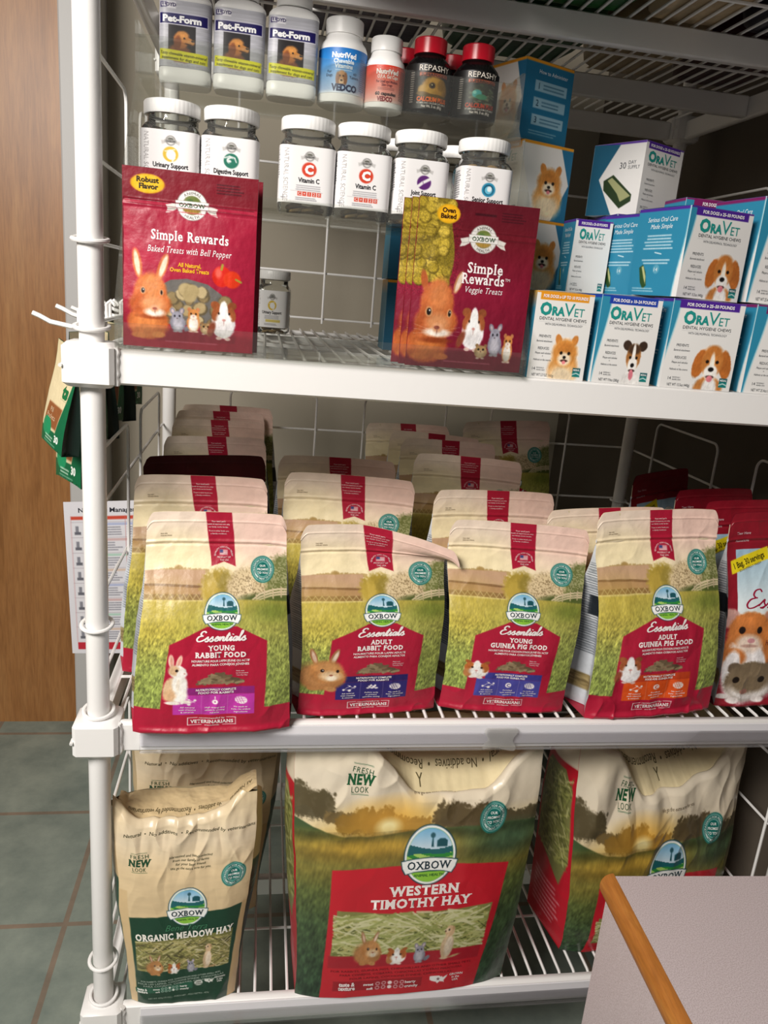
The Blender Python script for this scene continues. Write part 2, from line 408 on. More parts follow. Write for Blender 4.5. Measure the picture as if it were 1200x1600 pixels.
# ------------------------------------------------------------------ printed pictures
AN = {
 # dx, dy, rx, ry, rot, colour, soft   (unit = half height of the picture)
 'rabbit': [(-.35, -.75, .13, .42, -.25, 'a4714a', .2), (-.33, -.72, .07, .33, -.25, 'd9b8a0', .3), (.42, -.72, .13, .45, .35, 'a4714a', .2), (.44, -.7, .07, .36, .35, 'e4cdb8', .3),
   (.02, .28, .92, .66, 0, 'a8703f', .15), (-.1, .15, .8, .62, 0, 'b5804e', .5), (.15, -.02, .62, .56, 0, 'b47a45', .3), (.2, -.2, .42, .32, 0, 'c08a55', .6), (.32, .2, .42, .25, 0, 'd8b890', .5),
   (.36, .3, .2, .14, 0, 'e8d8c0', .5), (.34, .16, .07, .045, 0, '9a5a45', .3), (.0, -.08, .075, .085, 0, '23150e', .2), (.58, -.05, .06, .08, 0, '23150e', .2), (.02, -.1, .02, .02, 0, 'ffffff', .2),
   (-.3, .85, .24, .12, 0, 'b07a48', .3), (.35, .88, .24, .13, .2, 'b98552', .3)],
 'standing_rabbit': [(-.22, -.78, .085, .26, -.12, 'e9c4b0', .2), (-.21, -.77, .04, .2, -.12, 'd99a88', .4), (.03, -.76, .085, .26, .2, 'eec9b4', .2), (.04, -.75, .04, .2, .2, 'e0a090', .4),
   (-.06, .35, .36, .52, 0, 'e0bd96', .15), (.1, .15, .24, .5, -.1, 'f4efe6', .25), (.1, .6, .25, .3, 0, 'f2ece2', .3), (-.2, .6, .2, .24, 0, 'dcb288', .4), (0, -.38, .27, .24, 0, 'f3eee6', .15), (-.12, -.42, .17, .2, 0, 'd9b48c', .4), (.14, -.3, .16, .14, 0, 'f8f4ee', .3),
   (-.03, -.42, .05, .055, 0, '2a1c14', .2), (.22, -.32, .03, .025, 0, 'c98a7c', .3), (.24, .18, .07, .26, .15, 'f6f2ec', .25), (.05, .15, .06, .25, 0, 'e8dccb', .3), (-.1, .92, .24, .07, .1, 'efe6da', .25), (.3, .86, .17, .07, 0, 'efe6da', .25)],
 'guinea': [(-.62, -.62, .25, .17, .5, 'a05a2c', .2), (.66, -.6, .25, .17, -.5, 'a05a2c', .2), (0, .15, .85, .75, 0, 'f2ede6', .12), (-.5, -.1, .36, .5, .2, 'b4642f', .2), (.52, -.12, .34, .48, -.2, 'b4642f', .2), (-.6, .45, .3, .4, 0, 'b97a48', .3),
   (0, -.2, .26, .62, 0, 'f6f2ec', .2), (0, .25, .5, .4, 0, 'faf6f2', .4), (-.32, -.1, .08, .085, 0, '1c1210', .2), (.34, -.1, .08, .085, 0, '1c1210', .2), (.0, .2, .11, .07, 0, 'd89a94', .4), (0, .34, .02, .1, 0, 'b08078', .4), (-.3, .86, .2, .1, 0, 'efe2d8', .3), (.3, .88, .2, .1, 0, 'efe2d8', .3)],
 'guinea_tall': [(-.42, -.7, .26, .2, .5, '9c5530', .2), (.5, -.7, .26, .2, -.5, '8e4c2c', .2), (.06, .2, .66, .74, 0, 'f3eff0', .12), (-.36, -.3, .24, .38, .25, 'a85c34', .2), (.5, -.3, .22, .36, -.25, 'a05832', .2), (-.62, .5, .2, .4, .3, '8a4630', .4), (.05, -.4, .24, .52, 0, 'f8f5f4', .15), (.06, -.02, .42, .36, 0, 'faf6f5', .3),
   (-.22, -.32, .05, .06, 0, '20120e', .2), (.36, -.32, .05, .06, 0, '20120e', .2), (.07, -.0, .1, .06, 0, 'dba09a', .4), (.07, .12, .02, .1, 0, 'b08580', .4), (-.2, .92, .16, .08, 0, 'e8c8c0', .3), (.3, .94, .16, .08, 0, 'e8c8c0', .3)],
 'chinchilla': [(-.42, -.7, .2, .26, -.3, '8a8794', .2), (.3, -.74, .2, .26, .3, '8a8794', .2), (-.4, -.68, .1, .16, -.3, 'c7b4b8', .4), (.3, -.72, .1, .16, .3, 'c7b4b8', .4), (0, .3, .6, .66, 0, '8d8b98', .15), (-.05, -.28, .44, .4, 0, '9694a2', .15), (0, .35, .36, .5, 0, 'b8b5bf', .5), (-.24, -.3, .07, .08, 0, '15151a', .2), (.14, -.32, .07, .08, 0, '15151a', .2), (-.05, -.12, .06, .04, 0, '6a5a60', .3), (.78, .62, .36, .2, -.7, '7d7b88', .3), (-.2, .93, .18, .08, 0, 'a9a4aa', .3), (.2, .93, .18, .08, 0, 'a9a4aa', .3)],
 'hamster': [(-.32, -.78, .15, .16, 0, 'c07a50', .2), (.32, -.78, .15, .16, 0, 'c07a50', .2), (0, .25, .5, .72, 0, 'd08a50', .15), (0, .35, .36, .6, 0, 'f0e6dc', .3), (0, -.4, .42, .42, 0, 'cf8748', .15), (0, -.2, .26, .2, 0, 'f2e6d8', .4), (-.18, -.45, .065, .075, 0, '1c1008', .2), (.18, -.45, .065, .075, 0, '1c1008', .2), (0, -.26, .06, .045, 0, 'd08c88', .3), (-.2, .1, .09, .2, .3, 'f4ece4', .3), (.2, .1, .09, .2, -.3, 'f4ece4', .3), (-.22, .93, .16, .07, 0, 'e8c8b8', .3), (.22, .93, .16, .07, 0, 'e8c8b8', .3)],
 'gerbil': [(-.5, -.55, .2, .22, 0, '8a6a48', .2), (.5, -.55, .2, .22, 0, '8a6a48', .2), (0, .15, .78, .74, 0, 'a5845a', .12), (0, .4, .5, .42, 0, 'c8ac84', .5), (-.28, -.12, .12, .13, 0, '15100c', .2), (.28, -.12, .12, .13, 0, '15100c', .2), (0, .12, .09, .06, 0, '7a4a40', .3), (-.32, .9, .2, .09, 0, 'dcc4b4', .3), (.32, .9, .2, .09, 0, 'dcc4b4', .3)],
 'prairie': [(-.05, .3, .42, .66, .05, 'cdb08c', .15), (.05, .25, .26, .56, .05, 'e6d4bc', .4), (0, -.55, .3, .3, 0, 'cfae88', .15), (-.14, -.6, .16, .13, 0, 'dcc2a2', .4), (-.06, -.62, .05, .055, 0, '20140c', .2), (-.28, -.56, .05, .04, 0, '5a3a30', .3), (.2, -.7, .08, .1, 0, 'b08e68', .3), (-.2, -.1, .1, .3, .3, 'd8bd9a', .3), (.5, .85, .4, .06, -.25, 'b8966c', .3), (-.15, .93, .26, .07, 0, 'd8bd9a', .3)],
 'beagle': [(0, .95, .7, .55, 0, 'c98242', .15), (.05, 1.0, .36, .6, 0, 'f3f0ec', .25), (-.62, -.12, .3, .62, .22, 'b5682c', .12), (.64, -.12, .3, .62, -.22, 'b5682c', .12), (0, -.2, .52, .66, 0, 'c87e3c', .12), (0, -.66, .4, .26, 0, 'bd7434', .4), (0, -.1, .12, .5, 0, 'f0e4d4', .4), (0, .22, .34, .32, 0, 'f4efe8', .25), (-.24, -.22, .085, .075, 0, '1b120c', .25), (.24, -.22, .085, .075, 0, '1b120c', .25), (0, .1, .14, .1, 0, '181414', .2), (0, .42, .2, .07, 0, '3a2420', .3), (0, .5, .15, .14, 0, 'e2838c', .25)],
 'pom': [(0, .55, .82, .72, 0, 'dca05c', .22), (0, .9, .7, .5, 0, 'efd8b4', .5), (-.42, -.72, .17, .24, -.3, 'c8803c', .2), (.46, -.72, .17, .24, .3, 'c8803c', .2), (0, -.18, .68, .6, 0, 'd28c42', .25), (0, -.35, .4, .28, 0, 'c47c36', .5), (0, .1, .36, .28, 0, 'f0dcc0', .4), (-.2, -.16, .08, .075, 0, '160e0a', .2), (.22, -.16, .08, .075, 0, '160e0a', .2), (0, .02, .09, .07, 0, '120e0c', .2), (0, .17, .2, .06, 0, '3a1c16', .3), (0, .24, .1, .08, 0, 'dd7f84', .3)],
 'terrier': [(0, .95, .6, .55, 0, 'f2efeb', .15), (-.48, -.7, .28, .22, .5, '3a2a20', .15), (.5, -.7, .28, .22, -.5, '3a2a20', .15), (0, -.2, .46, .58, 0, 'a8703c', .12), (0, -.55, .4, .24, 0, '4a3424', .4), (0, -.3, .1, .5, 0, 'f4efe8', .3), (0, .15, .3, .36, 0, 'f4f0ea', .25), (-.2, -.18, .075, .07, 0, '150f0a', .25), (.2, -.18, .075, .07, 0, '150f0a', .25), (0, .16, .12, .1, 0, '151212', .2), (0, .4, .2, .07, 0, '3a2420', .3), (0, .58, .14, .24, 0, 'df7f8c', .2)],
}
def animal(c, kind, cx, cy, s, asp=1., flip=False, noise=.05):
    g = -1 if flip else 1
    parts(c, [(cx+g*dx*s*asp, cy+dy*s, rx*s*asp, ry*s, g*rot, col, soft) for dx, dy, rx, ry, rot, col, soft in AN[kind]], s)
def parts(c, T, s):
    """soft brush shapes with a fur grain over them"""
    old = c.c.copy()
    for i, (x, y, rx, ry, ro, col, soft) in enumerate(T):
        big = min(rx, ry) > .12*s
        c.ell(x, y, rx, ry, col, soft*1.25 if big else soft, ro, 1., .07 if big else 0, i, .35)
    d = np.clip(np.abs(c.c-old).sum(-1)*12, 0, 1); k = c.px
    n = fbm(c.X/(k*2.2)+c.Y/(k*9), c.Y/(k*4.5), int(abs(T[0][0])) % 40, 3)-.5; sh = fbm(c.X/(s*.5), c.Y/(s*.5), 17, 2)-.5
    c.c = np.clip(c.c*(1+(.20*n+.22*sh)*d)[..., None], 0, 1)
def farm_logo(c, cx, cy, w, rot=0.):
    """round farm badge with a name banner; w = banner width"""
    k = w/245.
    navy = '12404a'
    e = lambda dx, dy, rx, ry, col, soft=.03: c.ell(cx+dx*k, cy+dy*k, rx*k, ry*k, col, soft)
    p = lambda pts, col: c.poly([(cx+x*k, cy+y*k) for x, y in pts], col)
    e(0, 0, 112, 120, navy); e(0, 0, 107, 115, 'f4f6f4'); e(0, 0, 98, 106, '4f9a3e')
    S = c.sl(cx-100*k, cy-106*k, cx+100*k, cy+106*k); X = (c.X[S]-cx)/k; Y = (c.Y[S]-cy)/k
    ins = np.clip((1-np.sqrt((X/97)**2+(Y/105)**2))*97*k/c.px+.5, 0, 1)
    hill = -38+12*np.sin(X/48+1.2)
    sky = np.where(Y < hill, 1., 0.)*ins
    skyc = np.stack([np.interp(Y, [-110, -35], [110/255, 200/255]), np.interp(Y, [-110, -35], [175/255, 222/255]), np.interp(Y, [-110, -35], [215/255, 235/255])], -1)
    c.c[S] = c.c[S]*(1-sky[..., None])+skyc*sky[..., None]
    hl = ((Y >= hill) & (Y < -8-.12*X+8*np.sin(X/40)))*ins; c.mix(S, hl, '1f6268')
    fld = ((Y >= -8-.12*X+8*np.sin(X/40)) & (Y < 40))*ins
    st = (np.sin((Y+60)**1.0/5.+X*X/2600.-X/26.) > -.05)*fld; c.mix(S, st, 'a9d169'); c.mix(S, fld*(1-(st > 0)), '2f8a3c')
    lo = (Y > 66)*ins; c.mix(S, lo, '8cc640')
    p([(26, -58), (38, -66), (58, -66), (70, -58), (70, -34), (26, -34)], '17505a'); p([(6, -78), (9, -78), (13, -34), (2, -34)], '17505a'); e(7.5, -78, 10, 10, '2b5a66', .5)
    ban = [(-118, 20), (-60, 12), (0, 9), (60, 12), (118, 20), (112, 48), (98, 72), (60, 62), (0, 58), (-60, 62), (-98, 72), (-112, 48)]
    p([(x*1.035, y*1.0+(-4 if y < 30 else 4)) for x, y in ban], navy); p(ban, 'f7f8f6')
    c.text('OXBOW', cx, cy+52*k, 31*k, '14323e', slab=.05, bold=.012, w=186*k, lift=.0003)
    c.text('ANIMAL HEALTH', cx, cy+82*k, 11*k, '1d5a34', w=128*k, lift=.0003)
def old_logo(c, cx, cy, w, disc='f2f0ec', ban='f2f0ec', ink='2e5a34', slope=0.):
    """older white round badge with an unrolled banner"""
    k = w/225.
    for sg in (-1, 1):
        c.poly([(cx+sg*70*k, cy-5*k), (cx+sg*112*k, cy+6*k), (cx+sg*104*k, cy+22*k), (cx+sg*112*k, cy+42*k), (cx+sg*88*k, cy+36*k), (cx+sg*66*k, cy+22*k)], 'd9d5ce'); c.line([(cx+sg*74*k, cy+20*k), (cx+sg*100*k, cy+24*k)], 4*k, 'a8a29a')
    c.ell(cx, cy, 66*k, 66*k, '8d8a84', .03); c.ell(cx, cy, 63*k, 63*k, disc, .03)
    c.ell(cx, cy, 42*k, 42*k, '7e7c62', .05); c.ell(cx, cy-22*k, 30*k, 18*k, '6b7a3a', .3, 0, 1, .1); c.ell(cx, cy+18*k, 36*k, 20*k, 'a9863c', .3); c.ell(cx-10*k, cy-16*k, 16*k, 12*k, '4e6a34', .3)
    for q in range(-3, 4): c.line([(cx+q*10*k, cy+12*k), (cx+q*14*k, cy+38*k)], 2*k, '6e5a2c', .7)
    c.poly([(cx-72*k, cy-18*k), (cx+72*k, cy-18*k), (cx+72*k, cy+18*k), (cx-72*k, cy+18*k)], '8d8a84'); c.poly([(cx-70*k, cy-16*k), (cx+70*k, cy-16*k), (cx+70*k, cy+16*k), (cx-70*k, cy+16*k)], ban)
    c.text('OXBOW', cx, cy+10*k, 19*k, ink, slab=.05, w=112*k, lift=.0003, space=1.1)
    c.text('ANIMAL', cx, cy, 12*k, '7d7a74', arc=47*k, space=1.15, lift=.0003); c.text('HEALTH', cx, cy, 12*k, '7d7a74', arc=-59*k, space=1.15, lift=.0003)
def promise(c, cx, cy, r, rot=0., asp=1.12, small=False):
    t = '1a7068'
    c.ell(cx, cy, r*1.05, r*1.05*asp, '2a8076', .04); c.ell(cx, cy, r, r*asp, t, .04); c.ell(cx, cy, r*.93, r*.93*asp, 'a9cfc6', .03); c.ell(cx, cy, r*.88, r*.88*asp, t, .03); c.ell(cx, cy, r*.6, r*.6*asp, 'a9cfc6', .03); c.ell(cx, cy, r*.55, r*.55*asp, '0f6a62', .03)
    for i, s in enumerate(('OUR', 'PROMISE', 'TO YOU')): c.text(s, cx, cy+(i-1)*r*.3+r*.1, r*.17, 'eef6f2', bold=.02, rot=rot)
    c.text('PASSION FOR PREMIUM', cx, cy, r*.15, 'd8ebe4', arc=r*.67, asp=asp, bold=.01); c.text('COMMITMENT TO CARE', cx, cy, r*.15, 'd8ebe4', arc=-r*.82, asp=asp, bold=.01)
def grass(c, S, f, seed=0, amp=.5, fx=9., fy=26.):
    X = c.X[S]; Y = c.Y[S]; k = c.px
    n = .6*fbm(X/(fx*k)*2.2+.25*Y/(fy*k), Y/(fy*k)*2.2, seed, 3)+.4*vnoise(X/(k*1.8)+Y/(k*7), Y/(k*5.5), seed+3)
    c.mul(S, 1+amp*(n-.5)*f*2)
def trees(c, x0, x1, yb, h, col, seed, r0=.5):
    r = random.Random(seed); x = x0
    while x < x1:
        w_ = h*r.uniform(.35, .6); hh = h*r.uniform(.55, 1.)
        c.ell(x+w_*.5, yb-hh*.5, w_*.75, hh*.6, col, .3, 0, .95, .3, int(x) % 50, .5); 
        for q in range(26): c.ell(x+w_*r.uniform(-.3, 1.3), yb-hh*r.uniform(.1, 1.12), w_*.13, hh*.09, col, .4, r.uniform(0, 3), .9, .3, q)
        x += w_*.8

def essentials(v):
    """front of a gusset bag of pellets: farm photo over a red barn-shaped panel; drawn on x 75..875, y 90..1430"""
    c = Art(75, 90, 875, 1430, 226, 330)
    A = (slice(None), slice(None))
    c.c[A] = c.grad([(90, 'ecd8c6'), (260, 'eedcc4'), (380, 'f0e0be'), (500, 'f0e0b6'), (590, 'd8c88c')])
    c.ell(760, 190, 300, 180, 'f0cabc', 1.2, 0, .85); c.ell(220, 330, 260, 110, 'f3e2ae', 1.2, 0, .5)
    c.mul(A, .96+.08*fbm(c.X/60, c.Y/40, 3))
    # far trees, barn, blossom tree, fence
    trees(c, 130, 420, 450, 26, 'b59a63', 4); c.ell(258, 432, 26, 24, 'a8884e', .4, 0, .9, .3); 
    c.poly([(75, 432), (408, 432), (408, 515), (75, 503)], 'c09c7c'); c.poly([(75, 503), (408, 515), (402, 532), (75, 518)], '7e5a3e')
    c.poly([(75, 516), (404, 530), (398, 568), (75, 562)], 'ad8462'); c.rect(75, 562, 400, 592, '7e5c3c'); 
    for q in range(9): c.line([(95+q*36, 590), (113+q*36, 562), (131+q*36, 590)], 4, 'd0b98c', .7)
    for q in range(14): c.line([(90+q*24, 436), (86+q*24, 560)], 2, 'a88a62', .35)
    c.ell(480, 520, 92, 92, 'ab923c', .3, 0, 1, .25, 2); c.ell(455, 540, 60, 62, 'c0a548', .5, 0, .8, .3, 5); c.ell(530, 500, 50, 60, '8f7d36', .5, 0, .8, .3, 6)
    c.ell(655, 520, 125, 100, 'd9c39a', .3, 0, 1, .2, 7)
    S = c.sl(530, 400, 790, 600); sp = (vnoise(c.X[S]/6, c.Y[S]/6, 9) > .62)*np.clip(1.2-((c.X[S]-655)/130)**2-((c.Y[S]-520)/110)**2, 0, 1); c.mix(S, np.clip(sp, 0, 1)*.8, '8f7a58')
    c.ell(850, 470, 100, 130, '6f7440', .3, 0, 1, .25, 8); S = c.sl(750, 340, 880, 600); sp = (vnoise(c.X[S]/7, c.Y[S]/7, 12) > .55)*np.clip(1.3-((c.X[S]-850)/100)**2-((c.Y[S]-470)/130)**2, 0, 1); c.mix(S, np.clip(sp, 0, 1)*.75, 'a7a578')
    c.ell(760, 590, 150, 34, '4f5a2c', .6)
    fence = [(680, 590), (720, 560), (780, 540), (830, 532), (880, 530)]
    for dy in (0, 16, 30): c.line([(x, y+dy) for x, y in fence], 9, 'd9c6a4')
    for x, y in [(700, 572), (745, 550), (795, 537), (842, 530)]: c.line([(x, y-6), (x, y+46)], 8, 'cbb794')
    # meadow
    S = c.sl(75, 585, 876, 1431)
    gr = c.grad([(585, 'b5a34a'), (700, 'a8a450'), (900, '98a052'), (1250, '8c9c4e')], S)
    e = np.clip((c.Y[S]-(592+6*np.sin(c.X[S]/130)))/10, 0, 1); c.mix(S, e, gr)
    c.ell(150, 720, 240, 170, 'c8b04a', 1.3, 0, .6); c.ell(800, 650, 120, 60, '66762e', 1.2, 0, .7)
    S = c.sl(75, 600, 876, 1431); grass(c, S, np.clip((c.Y[S]-600)/260, .25, 1), 21, .60, 3., 9.)
    red = 'b01a38'
    S = c.sl(75, 1230, 876, 1431); c.mix(S, np.clip((c.Y[S]-1252-14*np.sin((c.X[S]-75)/800*3.14))/3, 0, 1), red)
    c.poly([(205, 1300), (232, 850), (430, 735), (590, 735), (755, 828), (735, 1300)], red)
    # ribbon
    c.poly([(402, 80), (552, 80), (580, 412), (510, 386), (442, 412)], 'a81834')
    for i, s in enumerate(("Your small pet's", 'health & happiness are why', 'our family works harder.')): c.text(s, 478, 150+i*17, 8, 'f4dede', w=(80, 128, 112)[i])
    for i, s in enumerate(('Trust is what feeds you', 'a family tradition.')): c.text(s, 480, 208+i*17, 8, 'f4dede', w=(112, 90)[i])
    c.text('QUALITY YOU CAN TRUST', 508, 352, 8.5, 'f0d0d4', arc=46, bold=.01)
    c.rect(484, 318, 530, 350, 'e8e0e0'); 
    for q in range(4): c.rect(484, 318+q*9, 530, 322.5+q*9, 'b84450')
    c.rect(484, 318, 504, 335, '3c4478')
    c.text('PRODUCT OF', 510, 366, 9, 'f4dede', w=78); c.text('THE USA', 512, 382, 9, 'f4dede', w=52)
    for k_, x in ((0, 120), (1, 122)): c.text(('TEAR HERE', 'RESEALABLE OPENING')[k_], x+30, 226+k_*13, 7, '6a5638', w=(38, 62)[k_], al='l')
    promise(c, 735, 425, 64)
    farm_logo(c, 508, 655, 216)
    c.t.append(((script_word('Essentials', 508, 822, 26, 'f8f0ee', .34, 268, .3, -.02),), {'lift': .0004}))
    nm = {'young_rabbit': ('YOUNG', 'RABBIT FOOD', 'NOURRITURE POUR LAPIN JEUNE OU ACTIF', 'ALIMENTO PARA CONEJOS JÓVENES', 'RABBITS'), 'adult_rabbit': ('ADULT', 'RABBIT FOOD', 'NOURRITURE POUR LAPIN ADULTE', 'ALIMENTO PARA CONEJOS ADULTOS', 'RABBITS'),
          'young_guinea': ('YOUNG', 'GUINEA PIG FOOD', "NOURRITURE POUR COCHON D'INDE JEUNE OU ACTIF", 'ALIMENTO PARA COBAYOS JÓVENES', 'GUINEA PIGS'), 'adult_guinea': ('ADULT', 'GUINEA PIG FOOD', "NOURRITURE POUR COCHON D'INDE ADULTE", 'ALIMENTO PARA COBAYOS ADULTOS', 'GUINEA PIGS')}[v]
    W_ = 'f8f0ee'
    c.text(nm[0], 508, 881, 30, W_, slab=.06, bold=.03, w=122 if nm[0] == 'ADULT' else 140); c.text(nm[1], 505, 924, 31, W_, slab=.06, bold=.03, w=262 if 'RABBIT' in nm[1] else 350)
    c.text(nm[2], 505, 953, 13, W_, bold=.02, w=300 if len(nm[2]) < 40 else 372); c.text(nm[3], 505, 976, 13, W_, bold=.02, w=296)
    # pellets
    r = random.Random(5)
    for i in range(60):
        q = r.random(); hgt = (1-abs(2*q-1))**.8*78; x = 405+q*205; y = 1090-r.random()*hgt
        a = r.uniform(-.6, .6); l = 18; c.line([(x-l*math.cos(a), y-l*math.sin(a)), (x+l*math.cos(a), y+l*math.sin(a))], 15, r.choice(['7d6b50', '8d7a5c', '6c5a42', '9a8766', '5e4e3a']))
    for k_ in range(3): c.text(('Made with', 'hand-selected', 'Timothy Hay')[k_], 585, 1018+k_*14, 8, 'f0d8dc', w=(42, 62, 60)[k_], al='l')
    col, dk = {'young_rabbit': ('c23aa8', '8e2478'), 'adult_rabbit': ('2c2470', '241c62'), 'young_guinea': ('4a4aa0', '3c3c90'), 'adult_guinea': ('e2561e', 'c0401a')}[v]
    c.rect(270, 1165, 685, 1302, col); c.rect(320, 1117, 685, 1165, dk)
    c.text('NUTRITIONALLY COMPLETE', 485, 1138, 13, W_, bold=.03, w=205); c.text('FOOD FOR '+nm[4], 485, 1158, 13, W_, bold=.03, w=180)
    for x in (412, 545): c.line([(x, 1168), (x, 1300)], 2, 'e8d0e0', .7)
    for (ax, ay), (bx, by) in [((315, 1222), (350, 1196)), ((350, 1196), (380, 1215)), ((315, 1222), (350, 1228)), ((350, 1196), (338, 1188)), ((350, 1228), (380, 1200))]: c.line([(ax, ay), (bx, by)], 3, W_)
    for x, y, q in [(315, 1222, 7), (350, 1230, 9), (380, 1200, 7), (350, 1196, 5)]: c.ell(x, y, q, q, W_)
    if v == 'young_rabbit': c.ell(480, 1216, 15, 15, W_); c.line([(480, 1196), (480, 1182)], 5, W_); c.text('+', 480, 1222, 14, col, bold=.04)
    elif v == 'adult_rabbit':
        for q in range(7): c.ell(458+q*8, 1216-(q % 3)*9, 10, 6, W_, .1, q)
    else: c.ell(480, 1212, 19, 19, W_); c.text('C', 480, 1222, 21, col, bold=.04)
    c.ell(615, 1208, 34, 24, W_, .1, .3, 1, .12, 3)
    for q in (-1, 0, 1): c.line([(590, 1206+q*13), (640, 1206+q*13-8)], 3, col); c.line([(600+q*14, 1190), (618+q*14, 1228)], 3, col)
    lines = {'young_rabbit': (('All natural', 'with vitamins', '& minerals'), ('High energy and', 'calcium for growing', 'rabbits')), 'adult_rabbit': (('All natural', 'with vitamins', '& minerals'), ('Pellets only', 'to prevent', 'selective eating'))}.get(v, (('All natural', 'with vitamins', '& minerals'), ('Fortified', 'with stabilized', 'vitamin C')))+(('No seeds or', 'fruits - No artificial', 'ingredients'),)
    for j, x in enumerate((342, 480, 615)):
        for k_, s in enumerate(lines[j]): c.text(s, x, 1256+k_*17, 9, W_, w=min(100, 6.6*len(s)), bold=.01)
    for (a, b) in [((345, 1325), (588, 1325)), ((588, 1325), (588, 1372)), ((588, 1372), (345, 1372)), ((345, 1372), (345, 1325))]: c.line([a, b], 3.5, W_)
    c.rect(395, 1318, 540, 1330, red); c.text('recommended by', 467, 1330, 11, W_, shear=.25, w=132)
    c.text('VETERINARIANS', 467, 1360, 21, W_, slab=.05, bold=.03, w=218); c.rect(415, 1367, 520, 1378, red); c.text('worldwide', 467, 1378, 9, W_, shear=.25, w=74)
    if v == 'young_rabbit': animal(c, 'standing_rabbit', 285, 1075, 160, 1.02)
    elif v == 'adult_rabbit': animal(c, 'rabbit', 190, 1085, 150, .95)
    elif v == 'young_guinea': animal(c, 'guinea', 262, 1095, 76, 1.15)
    else: animal(c, 'guinea_tall', 290, 1078, 98, 1.0)
    return c
def gusset_art(h=330, seed=0):
    """silver side panel with fine print and a small clear pellet window; x 0..100, y 0..1340"""
    c = Art(0, 0, 100, 1340, 20, 170, 'c8ccd2')
    c.greek(6, 330, 86, 30, 14, 'ffffff', seed, .4); c.greek(8, 336, 84, 46, 14, '4a5058', seed+1, .8)
    c.rect(30, 560, 100, 700, '23282e'); c.rect(0, 1120, 80, 1230, '8a7a52'); c.strokes((0, 1125, 80, 1225), 120, 30, 8, ['a8966a', '6f5f3e', '948258'], (-.5, .5), 3); c.rect(0, 0, 100, 170, 'd9c9ae')
    return c
def hamster_bag():
    """red bag with a sky panel; x 0..800, y 0..1340"""
    c = Art(0, 0, 680, 1340, 170, 300, '8c1626'); A = (slice(None), slice(None)); c.mul(A, .93+.12*fbm(c.X/90, c.Y/60, 5))
    S = c.sl(65, 250, 735, 800); m = ((c.X[S] > 65) & (c.X[S] < 735) & (c.Y[S] > 250) & (c.Y[S] < 790))*1.
    c.mix(S, m, c.grad([(250, '9dbcd0'), (420, 'b8d0dc'), (620, 'dfe8ea'), (700, 'eef0ea')], S))
    c.poly([(65, 720), (200, 660), (420, 700), (735, 640), (735, 800), (65, 800)], '2c6b35'); c.poly([(65, 760), (300, 690), (735, 740), (735, 800), (65, 800)], '3f8a3c', 20)
    c.rect(65, 790, 735, 960, 'e3c81e'); c.rect(65, 960, 735, 1085, '7d5a4a'); c.rect(65, 1085, 735, 1120, 'e3c81e')
    c.poly([(25, 320), (300, 235), (305, 315), (32, 405)], 'dfcb1c'); c.text('1 Bag, 30 servings', 165, 338, 36, '2a2408', rot=-.3, bold=.02, w=235)
    c.text('ESSENTIALLY FRESH', 168, 366, 12, '4a4210', rot=-.3, w=170)
    old_logo(c, 430, 390, 250)
    c.t.append(((script_word('Essentials', 400, 620, 50, '9c1238', .2, 560, .35),), {}))
    c.text('HAMSTER & GERBIL FOOD', 480, 880, 34, '5a1820', slab=.05, w=380); c.text('NOURRITURE POUR HAMSTER', 480, 925, 18, '5a1820', w=320)
    for k_ in range(2): c.text(('Tear Here', 'Resealable')[k_], 60, 148+k_*52, 17, 'e8d0d4', al='l')
    # hamster upright with a gerbil in front
    T = [(20, 690, 70, 66, 0, 'c99a90', .2), (300, 700, 62, 62, 0, 'c48a70', .2), (160, 960, 168, 300, 0, 'c9783c', .1), (150, 1060, 150, 250, 0, 'efe8e6', .15), (165, 775, 148, 130, 0, 'cb7a3c', .12), (165, 870, 90, 66, 0, 'ecd6c4', .4), (70, 960, 90, 60, .3, 'c9783c', .3), (60, 1050, 58, 130, .1, 'f3eeee', .2), (260, 1040, 56, 120, -.15, 'f3eeee', .2), (110, 775, 22, 26, 0, '20120c', .2), (232, 772, 20, 25, 0, '20120c', .2), (178, 848, 26, 18, 0, 'd8989c', .3), (170, 885, 60, 12, 0, 'c09a8c', .5)]
    parts(c, T, 200)
    for x, y, rx, ry, col, so in [(360, 1080, 60, 70, '7a6a58', .2), (90, 1050, 50, 44, '6a5a48', .2), (225, 1150, 195, 150, '75654f', .1), (230, 1215, 165, 88, 'e6e0dc', .4), (220, 1130, 160, 110, '7d6c54', .3), (110, 1135, 26, 24, '1c130c', .2), (300, 1135, 26, 24, '1c130c', .2), (180, 1225, 30, 20, '9a6a5c', .3), (40, 1265, 50, 20, 'e4dcd8', .3), (110, 1292, 44, 22, 'e8e0dc', .3), (300, 1290, 50, 20, 'e8e0dc', .3)]:
        parts(c, [(x, y, rx, ry, 0, col, so)], 200)
    return c
